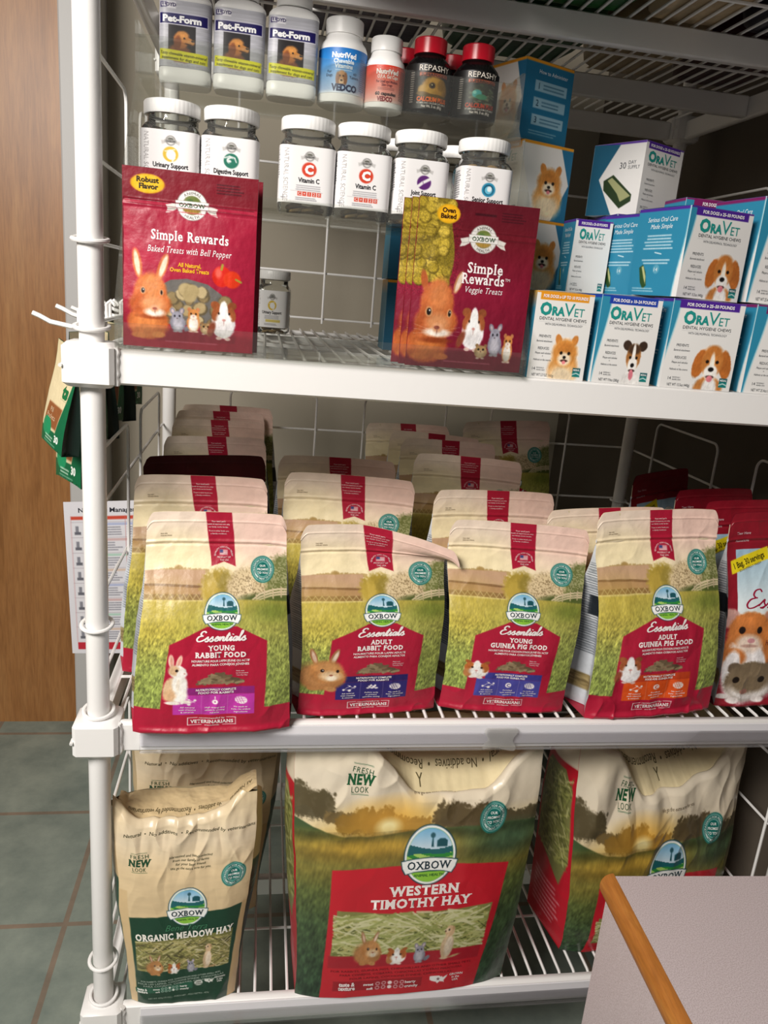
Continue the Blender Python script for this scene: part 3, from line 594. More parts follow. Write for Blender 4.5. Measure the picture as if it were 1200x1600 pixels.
def rewards(kind):
    """treat pouch front; x 375..945, y 27..800"""
    c = Art(375, 27, 945, 800, 190, 258, '94182f'); A = (slice(None), slice(None))
    bell = kind == 'bell'
    if bell: c.c[A] = c.grad([(27, '7d1626'), (150, '7a1424'), (165, 'a01c38'), (420, 'ae2240'), (800, '96182f')])
    else: c.c[A] = c.grad([(27, '5c1220'), (180, '64121f'), (420, '8a1834'), (800, '6e1428')])
    c.mul(A, .94+.12*fbm(c.X/70, c.Y/50, 4))
    if bell:
        old_logo(c, 665, 165, 222)
        c.ell(478, 92, 70, 40, 'c89a10', .04, 0, 1, .03, 2); c.ell(478, 92, 67, 37, 'ecb81c', .3); c.text('Robust', 478, 86, 21, '2a2008', bold=.03, w=92); c.text('Flavor', 482, 113, 21, '2a2008', bold=.03, w=80)
        c.text('Simple Rewards', 660, 322, 41, 'f6ecec', slab=.05, bold=.02, w=330); c.text('Baked Treats with Bell Pepper', 660, 376, 27, 'f6ecec', shear=.28, slab=.035, w=360)
        c.text('All Natural,', 660, 432, 17, 'f0b428', bold=.03, w=100); c.text('Oven Baked Treats', 660, 455, 17, 'f0b428', bold=.03, w=168)
        c.ell(800, 460, 42, 46, 'd8281a', .15); c.ell(845, 470, 38, 38, 'e03a1c', .2); c.ell(785, 445, 14, 22, 'f0685a', .8); c.line([(798, 428), (802, 408)], 10, 'a89a3c'); c.line([(862, 468), (884, 478)], 9, 'a89a3c')
        win = [(530, 690), (536, 520), (580, 492), (650, 482), (740, 500), (800, 540), (830, 590), (850, 690)]
        c.poly(win, '6e6a66')
        r = random.Random(3)
        for i in range(26):
            x = r.uniform(550, 820); y = r.uniform(560, 700)-max(0, 60-abs(x-660)*.6)
            q = r.uniform(17, 30); col = r.choice(['b09a70', 'a08a60', 'c2ae84', '94805a', '8a7652']); c.ell(x, y, q*1.15, q, '5e523c', .25); c.ell(x-2, y-2, q, q*.85, col, .3, r.uniform(0, 3), 1, .15, i)
        c.ell(655, 535, 40, 34, '6a5c40', .2); c.ell(645, 532, 32, 30, 'b8a478', .25, .4); c.ell(672, 536, 32, 30, 'b09c70', .25, -.4); c.ell(662, 560, 30, 26, 'b09c70', .3)
        c.poly([(530, 700), (620, 712), (830, 700), (860, 640), (865, 760), (520, 770)], '8c162c')
        R = [(436, 432, 20, 66, -.16, 'c2683a', .2), (435, 430, 11, 54, -.16, 'e8cab0', .4), (545, 440, 20, 62, .32, 'c2683a', .2), (548, 438, 11, 52, .32, 'ecd2ba', .4), (484, 690, 90, 74, 0, 'c46630', .15), (480, 690, 58, 56, 0, 'd68044', .7), (492, 556, 72, 84, 0, 'c86a36', .14), (496, 605, 88, 62, 0, 'cb6c36', .16), (500, 528, 42, 56, 0, 'dc8a52', .7), (436, 606, 34, 46, .2, 'b4562a', .6), (506, 606, 50, 34, 0, 'dc9664', .6), (500, 662, 62, 11, 0, '9c4a22', .7), (512, 642, 42, 18, 0, 'f2e6da', .5), (512, 624, 20, 16, 0, 'e2a880', .5), (512, 625, 10, 6, 0, 'a85a4a', .3), (513, 638, 2, 9, 0, 'b08070', .4), (461, 548, 11, 15, 0, 'e2b088', .5), (461, 548, 7.5, 11, 0, '20120c', .2), (463, 544, 2.5, 3, 0, 'ffffff', .2), (541, 552, 8, 13, 0, 'e2b088', .5), (541, 552, 5, 10, 0, '20120c', .2), (450, 748, 40, 14, 0, 'd07c42', .3), (528, 742, 30, 14, 0, 'd98848', .3)]
        parts(c, R, 110)
        animal(c, 'chinchilla', 612, 668, 56); animal(c, 'hamster', 680, 662, 58); animal(c, 'gerbil', 735, 694, 34); animal(c, 'guinea_tall', 808, 654, 92, .86)
        c.line([(400, 196), (930, 200)], 4, 'b8304c', .8); c.line([(400, 160), (930, 164)], 5, '5c0e1c', .8); c.line([(400, 178), (930, 182)], 3, '5c0e1c', .7)
    else:
        S = c.sl(375, 27, 560, 450); m = np.clip((548-12*np.sin(c.Y[S]/60)-c.X[S])/3, 0, 1)*np.clip((430-c.Y[S]-40*np.abs(np.sin(c.X[S]/55)))/3, 0, 1); c.mix(S, m, '7c6a1e')
        r = random.Random(8)
        for i in range(46):
            x = r.uniform(375, 535); y = r.uniform(30, 410); q = r.uniform(22, 32); c.ell(x, y, q, q, '5c4c12', .15); c.ell(x-3, y-3, q*.9, q*.88, r.choice(['a8902c', 'b89e36', '98822a', 'c0a640']), .5, 0, 1, .12, i)
        S = c.sl(375, 27, 580, 460); sp = vnoise(c.X[S]/4, c.Y[S]/4, 3); c.mul(S, .8+.4*sp)
        c.ell(515, 92, 54, 42, 'c89a10', .04, 0, 1, .03, 2); c.ell(515, 92, 51, 39, 'ecb01c', .3); c.text('Oven', 515, 86, 20, '3a1a08', bold=.03, w=62); c.text('Baked', 515, 112, 20, '3a1a08', bold=.03, w=72)
        c.rect(640, 76, 742, 86, '3a0a14', soft=6)
        old_logo(c, 690, 190, 222, 'd8d4d0', 'e2dfdb')
        c.text('Simple', 712, 345, 46, 'f4ecec', slab=.05, bold=.02, w=172); c.text('Rewards', 706, 395, 46, 'f4ecec', slab=.05, bold=.02, w=208); c.text('TM', 826, 372, 13, 'f4ecec', w=24); c.text('Veggie Treats', 716, 436, 27, 'f4ecec', shear=.28, slab=.035, w=184)
        R = [(590, 395, 17, 54, .28, 'b87a50', .2), (592, 394, 10, 46, .28, 'e2ccb8', .4), (430, 400, 16, 50, -.2, 'a8542a', .3), (462, 700, 104, 84, 0, 'b4562a', .15), (470, 690, 70, 60, 0, 'c47038', .7), (498, 505, 80, 112, 0, 'b85e30', .14), (505, 585, 98, 82, 0, 'ba6030', .16), (505, 470, 48, 74, 0, 'cc7a46', .7), (440, 590, 40, 60, .2, 'a04c24', .6), (510, 590, 56, 44, 0, 'd08c5c', .6), (500, 672, 74, 14, 0, '8a3c1a', .7), (512, 636, 62, 20, 0, 'f0e2d4', .5), (512, 612, 26, 22, 0, 'd89a70', .5), (508, 612, 14, 9, 0, '8a4a3c', .3), (510, 628, 3, 12, 0, '9a6a5a', .4), (463, 540, 16, 22, 0, 'dca878', .5), (463, 540, 11, 17, 0, '1c100a', .2), (466, 534, 3, 4, 0, 'ffffff', .2), (562, 542, 11, 19, 0, 'dca878', .5), (562, 542, 7, 15, 0, '1c100a', .2), (564, 537, 2, 3, 0, 'ffffff', .2), (440, 752, 44, 16, 0, 'c06a34', .3), (540, 748, 36, 16, 0, 'c87038', .3)]
        parts(c, R, 110)
        for q in (-1, 0, 1): c.line([(530, 632+q*6), (620, 625+q*22)], 1.6, 'e6d8cc', .7); c.line([(480, 632+q*6), (400, 625+q*22)], 1.6, 'e6d8cc', .7)
        animal(c, 'guinea_tall', 680, 605, 108, .76); animal(c, 'gerbil', 735, 705, 42); animal(c, 'chinchilla', 800, 650, 80, .72); animal(c, 'hamster', 868, 684, 74, .72)
    c.greek(770, 66, 120, 4, 12, '3a0c16', 3, .8); c.greek(560, 768, 250, 1, 14, 'c87888', 5, .5)
    return c
def hay_front(kind):
    """timothy: x 65..1110, y 40..1115 ; meadow: x 500..1010, y 330..1240"""
    if kind == 'timothy':
        c = Art(120, 40, 1105, 1115, 310, 340); A = (slice(None), slice(None))
        c.c[A] = c.grad([(40, 'dccfb4'), (180, 'e2d6c0'), (300, 'e4d6bd'), (380, 'e8d2a0')])
        c.ell(500, 360, 200, 70, 'f2c860', 1.3, 0, .8)
        trees(c, 70, 240, 330, 110, '5a5038', 3); trees(c, 235, 330, 350, 40, '7a6640', 6); trees(c, 285, 480, 385, 95, '8a6a30', 7); trees(c, 505, 630, 395, 80, 'a07c3a', 9); trees(c, 670, 880, 380, 90, '5c4e34', 11); trees(c, 930, 1110, 385, 60, '5a5038', 13)
        c.ell(480, 345, 120, 60, 'f2b040', 1.5, 0, .6); c.ell(480, 372, 44, 30, 'fff0b0', 1.0)
        S = c.sl(65, 250, 1111, 1116); ed = 385-75*np.clip((300-c.X[S])/240, 0, 1)**1.3-12*np.sin((c.X[S]-600)/160)
        gr = c.grad([(260, '39573c'), (400, '4a5a34'), (470, '7a7238'), (540, '7c7436'), (620, '5a6434'), (760, '3f5232'), (1110, '2c4430')], S)
        c.mix(S, np.clip((c.Y[S]-ed)/5, 0, 1), gr)
        c.ell(420, 440, 330, 50, 'b08a34', 1.3, 0, .8); c.ell(980, 450, 160, 60, '3a5440', 1.2, 0, .8)
        S = c.sl(65, 390, 1111, 1116); grass(c, S, np.clip((c.Y[S]-400)/300, .3, 1), 31, .55, 12, 20); c.mul(S, 1+.18*np.sin(c.Y[S]/14+3*fbm(c.X[S]/120, c.Y[S]/60, 2))*np.clip(1-(c.Y[S]-400)/160, 0, 1))
        red = 'c6202f'
        c.poly([(225, 1120), (262, 530), (500, 518), (800, 522), (1008, 545), (950, 1120)], red)
        farm_logo(c, 655, 485, 240)
        c.text('WESTERN', 645, 640, 36, 'f6ece8', slab=.06, bold=.03, w=300); c.text('TIMOTHY HAY', 640, 692, 36, 'f6ece8', slab=.06, bold=.03, w=435)
        W = [(285, 694), (450, 712), (620, 722), (800, 716), (960, 704), (938, 905), (262, 910)]; c.poly(W, '86854c')
        c.strokes((272, 724, 948, 902), 900, 90, 7, ['a7a860', '8f9450', 'c2bf84', '6a6f38', '7d8446', 'b3ad6a', '4f562c', 'd3d0a0'], (-.9, .9), 5); c.strokes((272, 716, 948, 902), 160, 120, 9, ['b9bb7c', 'd5d2a6', '99a05c'], (-.7, .7), 9)
        c.poly([(255, 905), (945, 905), (942, 965), (255, 965)], 'a81c2c', 6)
        animal(c, 'rabbit', 425, 880, 76, .86); animal(c, 'guinea', 556, 914, 48, 1.05); animal(c, 'chinchilla', 660, 908, 50, .9); animal(c, 'prairie', 785, 865, 88, .8)
        for k_, s in enumerate(('FOR RABBITS, GUINEA PIGS, CHINCHILLAS AND OTHER SMALL PETS', 'PARA CONEJOS, COBAYAS, CHINCHILLAS Y OTRAS MASCOTAS', 'POUR LAPINS, COCHONS D\'INDE, CHINCHILLAS')): c.text(s, 590, 984+k_*19, 9.5, '7c0c1c', w=(640, 560, 470)[k_])
        c.rect(282, 1032, 690, 1082, 'a01424'); c.text('taste &', 345, 1056, 19, 'f4e4e4', bold=.04, w=72); c.text('texture', 345, 1076, 19, 'f4e4e4', bold=.04, w=76)
        for k_ in range(2):
            y = 1052+k_*22; c.text(('sweet', 'soft')[k_], 466, y+6, 13, 'f4e4e4', bold=.03, al='r'); c.text(('hearty', 'crunchy')[k_], 612, y+6, 13, 'f4e4e4', bold=.03, al='l')
            for q in range(5):
                c.ell(486+q*28, y, 10, 9, 'f4e4e4'); 
                if q != 2: c.ell(486+q*28, y, 7, 6, 'a01424')
        usa(c, 768, 1054, 42, 'f4f0ee', '5a2030')
        for k_ in range(3): c.text(('GROWN', 'in the', 'USA')[k_], 850, 1040+k_*15, 11, 'f4e4e4', bold=.02)
        promise(c, 908, 352, 56, 0, 1.02)
        c.text('FRESH', 372, 174, 20, '2a5a3c', space=1.2, w=78, rot=.2); c.text('NEW', 366, 212, 34, '1f5a36', slab=.06, bold=.03, w=108, shear=.1, rot=.06); c.text('LOOK', 362, 240, 20, '2a5a3c', space=1.2, w=66, rot=.05); c.line([(340, 136), (412, 150)], 2.5, '2a5a3c'); c.line([(330, 244), (394, 250)], 2.5, '2a5a3c')
        c.text('We go the extra acre for you.', 675, 262, 12, '6a5a40', shear=.2, w=190, rot=-.07)
        return c
    c = Art(500, 330, 1010, 1240, 200, 340); A = (slice(None), slice(None))
    c.c[A] = c.grad([(330, 'dcc8a2'), (500, 'e2d0b2'), (620, 'dcc49c'), (1240, 'd2b688')]); c.mul(A, .95+.1*fbm(c.X/120, c.Y/25, 3))
    grn = '173f2c'
    c.text('Natural  •  No additives  •  Recommended by veterinarians', 770, 470, 13, '4a4a34', shear=.2, w=470, rot=-.03)
    c.text('FRESH', 588, 562, 15, '3a5a3c', space=1.2, w=64); c.text('NEW', 588, 592, 25, '1f4a30', slab=.06, bold=.03, w=86, shear=.15); c.text('LOOK', 585, 612, 14, '3a5a3c', space=1.2, w=50); c.line([(558, 543), (616, 541)], 2, '3a5a3c'); c.line([(556, 617), (614, 617)], 2, '3a5a3c')
    for k_, s in enumerate(('Harvested and hand-selected', 'from our family of farms', 'for your best friend.', 'We go the extra acre for you.')): c.text(s, 775, 562+k_*16, 9.5, '4a5038', shear=.2, w=(158, 134, 112, 150)[k_])
    promise(c, 940, 646, 46, 0, 1.0)
    c.poly([(500, 815), (990, 785), (1010, 785), (1010, 1240), (500, 1240)], grn)
    c.rect(500, 700, 535, 1240, 'd3b78a', soft=4); c.poly([(990, 780), (1010, 780), (1010, 1240), (968, 1240)], 'ccae80')
    farm_logo(c, 768, 768, 170)
    c.text('Bene Terra', 765, 868, 26, '3e7a58', shear=.4, w=175); c.text('ORGANIC MEADOW HAY', 760, 905, 27, 'f2eee4', slab=.06, bold=.03, w=412, rot=-.04)
    c.poly([(550, 918), (965, 888), (962, 1068), (545, 1068)], '7c7a42')
    c.strokes((552, 915, 960, 1064), 520, 80, 6, ['a7a260', '8f8a50', 'c2ba84', '6a6538', '7d7a46', 'b3a56a', '4f4a2c', 'd3c8a0'], (-.9, .9), 15); c.poly([(540, 918-24), (970, 860), (970, 888), (548, 918)], grn)
    c.poly([(540, 1062), (970, 1062), (970, 1090), (540, 1090)], grn)
    animal(c, 'rabbit', 627, 1035, 48, .86); animal(c, 'guinea', 713, 1050, 30, 1.05); animal(c, 'chinchilla', 790, 1046, 33, .9); animal(c, 'prairie', 865, 1000, 66, .7)
    for k_, s in enumerate(('FOR RABBITS, GUINEA PIGS, CHINCHILLAS AND OTHER SMALL PETS', "POUR LES LAPINS, COCHONS D'INDE, CHINCHILLAS", 'PARA CONEJOS, COBAYAS, CHINCHILLAS')): c.text(s, 745, 1108+k_*13, 8, 'b8cabc', w=(370, 400, 350)[k_], rot=-.07)
    c.poly([(530, 1158), (800, 1128), (800, 1166), (530, 1182)], '1f5c44'); c.text('taste &', 562, 1168, 12, 'eef2ea', bold=.04, w=48); c.text('texture', 562, 1181, 12, 'eef2ea', bold=.04, w=50)
    for k_ in range(2):
        y = 1152+k_*15; c.text(('sweet', 'soft')[k_], 646, y+7, 9, 'eef2ea', bold=.03, al='r'); c.text(('hearty', 'crunchy')[k_], 740, y+1, 9, 'eef2ea', bold=.03, al='l')
        for q in range(5):
            c.ell(658+q*17, y+2-q*.8, 6, 6, 'eef2ea')
            if q != 2+k_: c.ell(658+q*17, y+2-q*.8, 4, 4, '1f5c44')
    c.ell(828, 1140, 20, 15, 'e8ece4'); c.text('USDA', 828, 1138, 7, '1a3a2a', bold=.02); c.text('ORGANIC', 828, 1148, 6, '1a3a2a', bold=.02); usa(c, 880, 1132, 24, 'f0f0ea', '1a3a2a')
    for k_ in range(3): c.text(('GROWN', 'in the', 'USA')[k_], 928, 1122+k_*11, 8, 'e8ece4', bold=.02)
    c.text('NET WT 425g (15 OZ.) - POIDS NET - PESO NETTO - 425g', 735, 1205, 8, 'a8bcac', w=290, rot=-.05)
    return c
def usa(c, x, y, s, col, star):
    P = [(-1, -.35), (-.9, -.42), (.1, -.4), (.2, -.28), (.42, -.3), (.5, -.15), (.75, -.3), (.98, -.45), (.92, -.2), (.78, 0), (.66, .2), (.72, .52), (.6, .38), (.2, .32), (-.05, .56), (-.2, .34), (-.7, .2), (-.95, .05)]
    c.poly([(x+a*s, y+b*s) for a, b in P], col); c.poly([(x+math.sin(i*math.pi/5)*s*(.2 if i % 2 == 0 else .085), y-math.cos(i*math.pi/5)*s*(.2 if i % 2 == 0 else .085)) for i in range(10)], star)
def hay_side(kind):
    """side of a hay bag, x 0..300, y 0..1000"""
    if kind == 'timothy':
        c = Art(0, 0, 300, 1000, 60, 170, 'b81e2e'); c.rect(0, 0, 300, 120, 'ddd0b8')
        c.poly([(20, 560), (20, 190), (60, 150), (220, 150), (280, 230), (282, 560), (230, 700), (150, 620)], '7a7a48'); c.strokes((24, 170, 278, 600), 300, 70, 7, ['a7a860', '8f9450', 'c2bf84', '6a6f38', '555a30'], (-1.4, 1.4), 25)
        c.greek(40, 740, 220, 8, 26, 'e8b0b4', 4, .55)
    else:
        c = Art(0, 0, 300, 1000, 60, 170, 'cdb387'); c.rect(0, 330, 300, 1000, '1b4a36'); c.greek(40, 440, 220, 16, 26, 'b8cabc', 4, .5); c.rect(40, 500, 120, 900, '2c5a66')
    return c
def flap_art(kind):
    c = Art(0, 0, 1000, 400, 130, 60, 'e2d2a8' if kind == 'timothy' else 'd8c094'); A = (slice(None), slice(None)); c.mul(A, .94+.1*fbm(c.X/160, c.Y/60, 6))
    c.text('All Natural  •  No additives  •  Recommended by veterinarians', 520, 210, 44 if kind == 'timothy' else 50, '5a5236', shear=.2, rot=math.pi, w=900)
    c.text('Y', 500, 330, 60, '5a5236', w=28)
    return c
# ------------------------------------------------------------------ room
FZ = -0.80
def struct(name, mb, mat):
    o = mb.build(name, mat); o['kind'] = 'structure'; return o
def tile_mat():
    m, nt, b = new_mat('slate_floor_tile'); N = nt.nodes; K = nt.links
    tc = N.new('ShaderNodeTexCoord'); mp = N.new('ShaderNodeMapping'); K.new(tc.outputs['Object'], mp.inputs['Vector'])
    mp.inputs['Location'].default_value = (0.177, -0.48, 0)
    br = N.new('ShaderNodeTexBrick'); br.offset = 0.; br.inputs['Scale'].default_value = 1.; br.inputs['Brick Width'].default_value = .381; br.inputs['Row Height'].default_value = .381
    br.inputs['Mortar Size'].default_value = .0065; br.inputs['Mortar Smooth'].default_value = .2; br.inputs['Bias'].default_value = -.2
    br.inputs['Color1'].default_value = L4('98a39c'); br.inputs['Color2'].default_value = L4('8e9a95'); br.inputs['Mortar'].default_value = L4('968678')
    K.new(mp.outputs['Vector'], br.inputs['Vector'])
    n = N.new('ShaderNodeTexNoise'); n.inputs['Scale'].default_value = 9; n.inputs['Detail'].default_value = 8; n.inputs['Roughness'].default_value = .65; K.new(tc.outputs['Object'], n.inputs['Vector'])
    rp = N.new('ShaderNodeValToRGB'); rp.color_ramp.elements[0].position = .3; rp.color_ramp.elements[1].position = .75
    rp.color_ramp.elements[0].color = (.62, .66, .64, 1); rp.color_ramp.elements[1].color = (1.15, 1.12, 1.05, 1); K.new(n.outputs['Fac'], rp.inputs['Fac'])
    mx = N.new('ShaderNodeMix'); mx.data_type = 'RGBA'; mx.blend_type = 'MULTIPLY'; mx.inputs[0].default_value = 1
    K.new(br.outputs['Color'], mx.inputs[6]); K.new(rp.outputs['Color'], mx.inputs[7]); K.new(mx.outputs[2], b.inputs['Base Color'])
    b.inputs['Roughness'].default_value = .5
    bp = N.new('ShaderNodeBump'); bp.inputs['Strength'].default_value = .3; bp.inputs['Distance'].default_value = .003; K.new(n.outputs['Fac'], bp.inputs['Height']); K.new(bp.outputs['Normal'], b.inputs['Normal'])
    return m
def wood_mat(name, c0, c1, c2, sc=(14, 14, 1.1), rough=.4, ax='Z'):
    m, nt, b = new_mat(name); N = nt.nodes; K = nt.links
    tc = N.new('ShaderNodeTexCoord'); mp = N.new('ShaderNodeMapping'); mp.inputs['Scale'].default_value = sc; K.new(tc.outputs['Object'], mp.inputs['Vector'])
    n = N.new('ShaderNodeTexNoise'); n.inputs['Scale'].default_value = 2.2; n.inputs['Detail'].default_value = 8; n.inputs['Roughness'].default_value = .6; n.inputs['Distortion'].default_value = .6; K.new(mp.outputs['Vector'], n.inputs['Vector'])
    r = N.new('ShaderNodeValToRGB'); e = r.color_ramp.elements; e[0].position = .25; e[0].color = L4(c0); e[1].position = .8; e[1].color = L4(c2); x = e.new(.5); x.color = L4(c1)
    K.new(n.outputs['Fac'], r.inputs['Fac'])
    mp2 = N.new('ShaderNodeMapping'); mp2.inputs['Scale'].default_value = tuple(q*9 for q in sc); K.new(tc.outputs['Object'], mp2.inputs['Vector'])
    n2 = N.new('ShaderNodeTexNoise'); n2.inputs['Scale'].default_value = 2; n2.inputs['Detail'].default_value = 3; K.new(mp2.outputs['Vector'], n2.inputs['Vector'])
    r2 = N.new('ShaderNodeValToRGB'); r2.color_ramp.elements[0].position = .3; r2.color_ramp.elements[0].color = (.75, .72, .7, 1); r2.color_ramp.elements[1].position = .6; K.new(n2.outputs['Fac'], r2.inputs['Fac'])
    mx = N.new('ShaderNodeMix'); mx.data_type = 'RGBA'; mx.blend_type = 'MULTIPLY'; mx.inputs[0].default_value = .8
    K.new(r.outputs['Color'], mx.inputs[6]); K.new(r2.outputs['Color'], mx.inputs[7]); K.new(mx.outputs[2], b.inputs['Base Color'])
    b.inputs['Roughness'].default_value = rough
    return m
mb = MB(); mb.box(-1.6, -2.6, FZ-.05, 2.2, 1.7, FZ); struct('floor', mb, tile_mat())
mb = MB(); mb.box(-.24, 1.426, FZ, 1.30, 1.5, 1.75); struct('wall_back', mb, plain('beige_wall_paint', 'aaa190', .7, bump=.15, bscale=120))
mb = MB(); mb.box(1.165, -.06, FZ, 1.265, 1.426, 1.75); struct('shade_wall_right', mb, plain('olive_shade_wall_paint', '5a5146', .8, bump=.15, bscale=120))  # side wall added in a dark colour to keep light off the right end
mb = MB(); mb.box(-1.4, 1.312, FZ, -.312, 1.36, 1.75); struct('door_1', mb, wood_mat('varnished_oak_door', '8a5a2c', 'a67240', 'b58450'))
mb = MB(); mb.box(-.312, 1.20, FZ, -.24, 1.46, 1.75, .004); mb.box(-.318, 1.292, FZ, -.305, 1.318, 1.75); struct('trim_1', mb, plain('white_door_frame_paint', 'c8c6c4', .5))

# ------------------------------------------------------------------ wire shelving unit
W, D, R0 = 1.10, .790, .0145
WP = M['white_paint']
unit = empty('wire_shelving_unit', (0, 0, FZ), 0, 'tall white wire shelving unit with round posts, filled with pet supplies', 'shelving unit')
def upart(mb, name, mat, parent=unit, smooth=True):
    o = mb.build(name, mat, parent, smooth)
    if parent is unit: o.location = (0, 0, -FZ)
    return o
for (px_, py_) in ((0, 0), (W, 0), (0, D), (W, D)):
    mb = MB(); mb.lathe([(R0*.9, FZ), (R0, FZ+.004), (R0, 1.12), (R0*.9, 1.125)], 28, px_, py_); upart(mb, 'post', WP)
SH = {'bottom': -.4876, 'middle': 0., 'display': .5, 'top': 1.012}
def ring(mb, x, y, z, r=.0195, w_=.0027, tilt=0.):
    mb.tube([(x+r*math.cos(a), y+r*math.sin(a), z+tilt*math.sin(a)) for a in np.linspace(0, 2*math.pi, 25)[:-1]], w_, 8, True)
for nm, z in SH.items():
    paint = WP
    mb = MB(); h = .043
    mb.box(.028, -.016, z-h, W-.028, -.001, z, .0025)
    mb.box(.028, D-.002, z-h, W-.028, D+.012, z-.006, .0025)
    for x in (-.008, W-.008): mb.box(x, .028, z-h, x+.016, D-.028, z-.006, .002)
    for y in (.254, .536): mb.box(.008, y-.008, z-h, W-.008, y+.008, z-.0052, .002)
    sh = upart(mb, 'shelf', paint)
    mb = MB()
    n = int((W-.05)/.0255)
    for i in range(n+1):
        x = .025+i*.0255; mb.tube([(x, -.004, z-.0058), (x, .004, z-.0024), (x, D/2, z-.0024), (x, D-.002, z-.0024)], .0024, 6)
    for y in (.13, .40, .67): mb.tube([(.008, y, z-.0072), (W-.008, y, z-.0072)], .0024, 6)
    g = mb.build('wire_deck', paint, sh, True)
    for (px_, py_) in ((0, 0), (W, 0), (0, D), (W, D)):
        mb = MB(); a = .0295
        mb.box(px_-a, py_-a, z-.047, px_+a, py_+a, z+.005, .005)
        for q in (-1, 1):                                   # rough weld bead beside the sleeve
            r = random.Random(int(z*1000)+q)
            if (q > 0) == (px_ < .5): mb.tube([(px_+q*(a+.0005)+r.uniform(-.0015, .0015), py_-a+.013-.0006, z-.044+k*.005) for k in range(10)], .0042, 7)
        r = random.Random(3); mb.tube([(px_-a-.0005, py_-a-.0005+k*.003, z-.022+r.uniform(-.001, .001)) for k in range(5)], .0022, 6)
        mb.build('collar', paint, sh, True)
def rr_loop(p0, p1, zt, zb, axis, const, rad=.018):
    """open-bottomed rounded loop"""
    pts = []
    f = (lambda u, z: (const, u, z)) if axis == 'y' else (lambda u, z: (u, const, z))
    pts.append(f(p0, zb))
    for a in np.linspace(0, math.pi/2, 6): pts.append(f(p0+rad-rad*math.cos(a), zt-rad+rad*math.sin(a)))
    for a in np.linspace(0, math.pi/2, 6): pts.append(f(p1-rad+rad*math.sin(a), zt-rad+rad*math.cos(a)))
    pts.append(f(p1, zb)); return pts
TIERS = [(.5, .835, (.522, .62, .72)), (0., .355, (.012, .139, .27)), (-.4876, -.13, (-.476, -.41, -.25))]
wr = .0025
mb = MB(); mbb = MB(); mbr = MB()
for zb, zt, hs in TIERS:
    for (a, b) in ((.06, .295), (.425, .677)):
        mb.tube(rr_loop(a, b, zt, zb+.012, 'y', -.0075), wr, 7); mbr.tube(rr_loop(a, b, zt, zb+.012, 'y', W+.0075), wr, 7)
    for zi, z in enumerate(hs):
        for m_, x, sg in ((mb, 0, -1), (mbr, W, 1)):
            m_.tube([(x+sg*.012, .012, z), (x+sg*.0125, .03, z), (x+sg*.0125, D-.03, z), (x+sg*.012, D-.012, z)], wr, 7)
            if zi < 2: ring(m_, x, 0, z, tilt=.003); ring(m_, x, D, z)
        mbb.tube([(.0, D+.0235, z), (W, D+.0235, z)], wr, 7)
    for i in range(3):
        mbb.tube(rr_loop(.133+i*.308, .329+i*.308, zt, zb+.012, 'x', D+.018), wr, 7)
upart(mb, 'side_panel', WP); upart(mbr, 'side_panel', WP); upart(mbb, 'back_panel', WP)

# clear price channels with a white backing strip on the two lower front rails
for z, nm in ((0., 'clear price channel along the front of the middle shelf'), (-.4876, 'clear price channel along the front of the bottom shelf')):
    e = empty('price_channel', (.057, -.0165, z-.022), 0, nm, 'price channel', 'clear price channels')
    mb = MB(); mb.box(0, -.0022, -.012, 1.02, -.0002, .019, .0004); mb.build('backing_strip', plain('pale_channel_backing', 'eceaee', .35), e)
    mb = MB(); mb.box(0, -.0075, -.0175, 1.02, -.0062, .010, .0003); mb.box(0, -.0075, -.0195, 1.02, -.0002, -.0178, .0003); mb.build('clear_cover', M['strip'], e)
    if z == 0.:
        c = Art(0, 0, 10, 10, 14, 14, 'c9c7c2'); X, Y = np.meshgrid(np.linspace(0, 1, 14), np.linspace(0, 1, 14))
        s = Sheets(); pos = np.stack([.487+.045*X+.006*np.sin(Y*9)*(X-.5), -.0078-.0002*np.sin(X*7+Y*5), .018-.036*Y+.003*np.sin(X*5)*Y], -1); s.add(c, pos)
        s.build('tape_patch', clear('cloudy_tape', 'f0efec', .3, .6, .22), e)

# ------------------------------------------------------------------ clear stepped display riser
rz_ = empty('acrylic_display_riser', (.030, 0, .5), 0, 'clear acrylic three-tier display riser on the upper shelf', 'display riser')
CA = M['clear']
for x in (0., .497):
    prof = [(-.024, .001), (-.024, .050), (.040, .160), (.044, .215), (.132, .318), (.132, .385), (.282, .385), (.282, .001)]
    mb = MB(); n = len(prof); mb.add([(x, y, z) for y, z in prof]+[(x+.004, y, z) for y, z in prof], [tuple(range(n)), tuple(range(2*n-1, n-1, -1))]+[(i, i+n, (i+1) % n+n, (i+1) % n) for i in range(n)])
    mb.build('side_panel', CA, rz_)
for (y0, y1, z, lip) in ((-.024, .12, .001, .030), (.045, .21, .1715, .018), (.135, .276, .3195, .052)):
    mb = MB(); mb.box(.004, y0, z, .497, y1, z+.003); mb.box(.004, y0, z+.003, .497, y0+.003, z+lip); 
    if z > .1: mb.box(.004, y1-.003, z+.003, .497, y1, z+.02)
    mb.build('tier', CA, rz_)

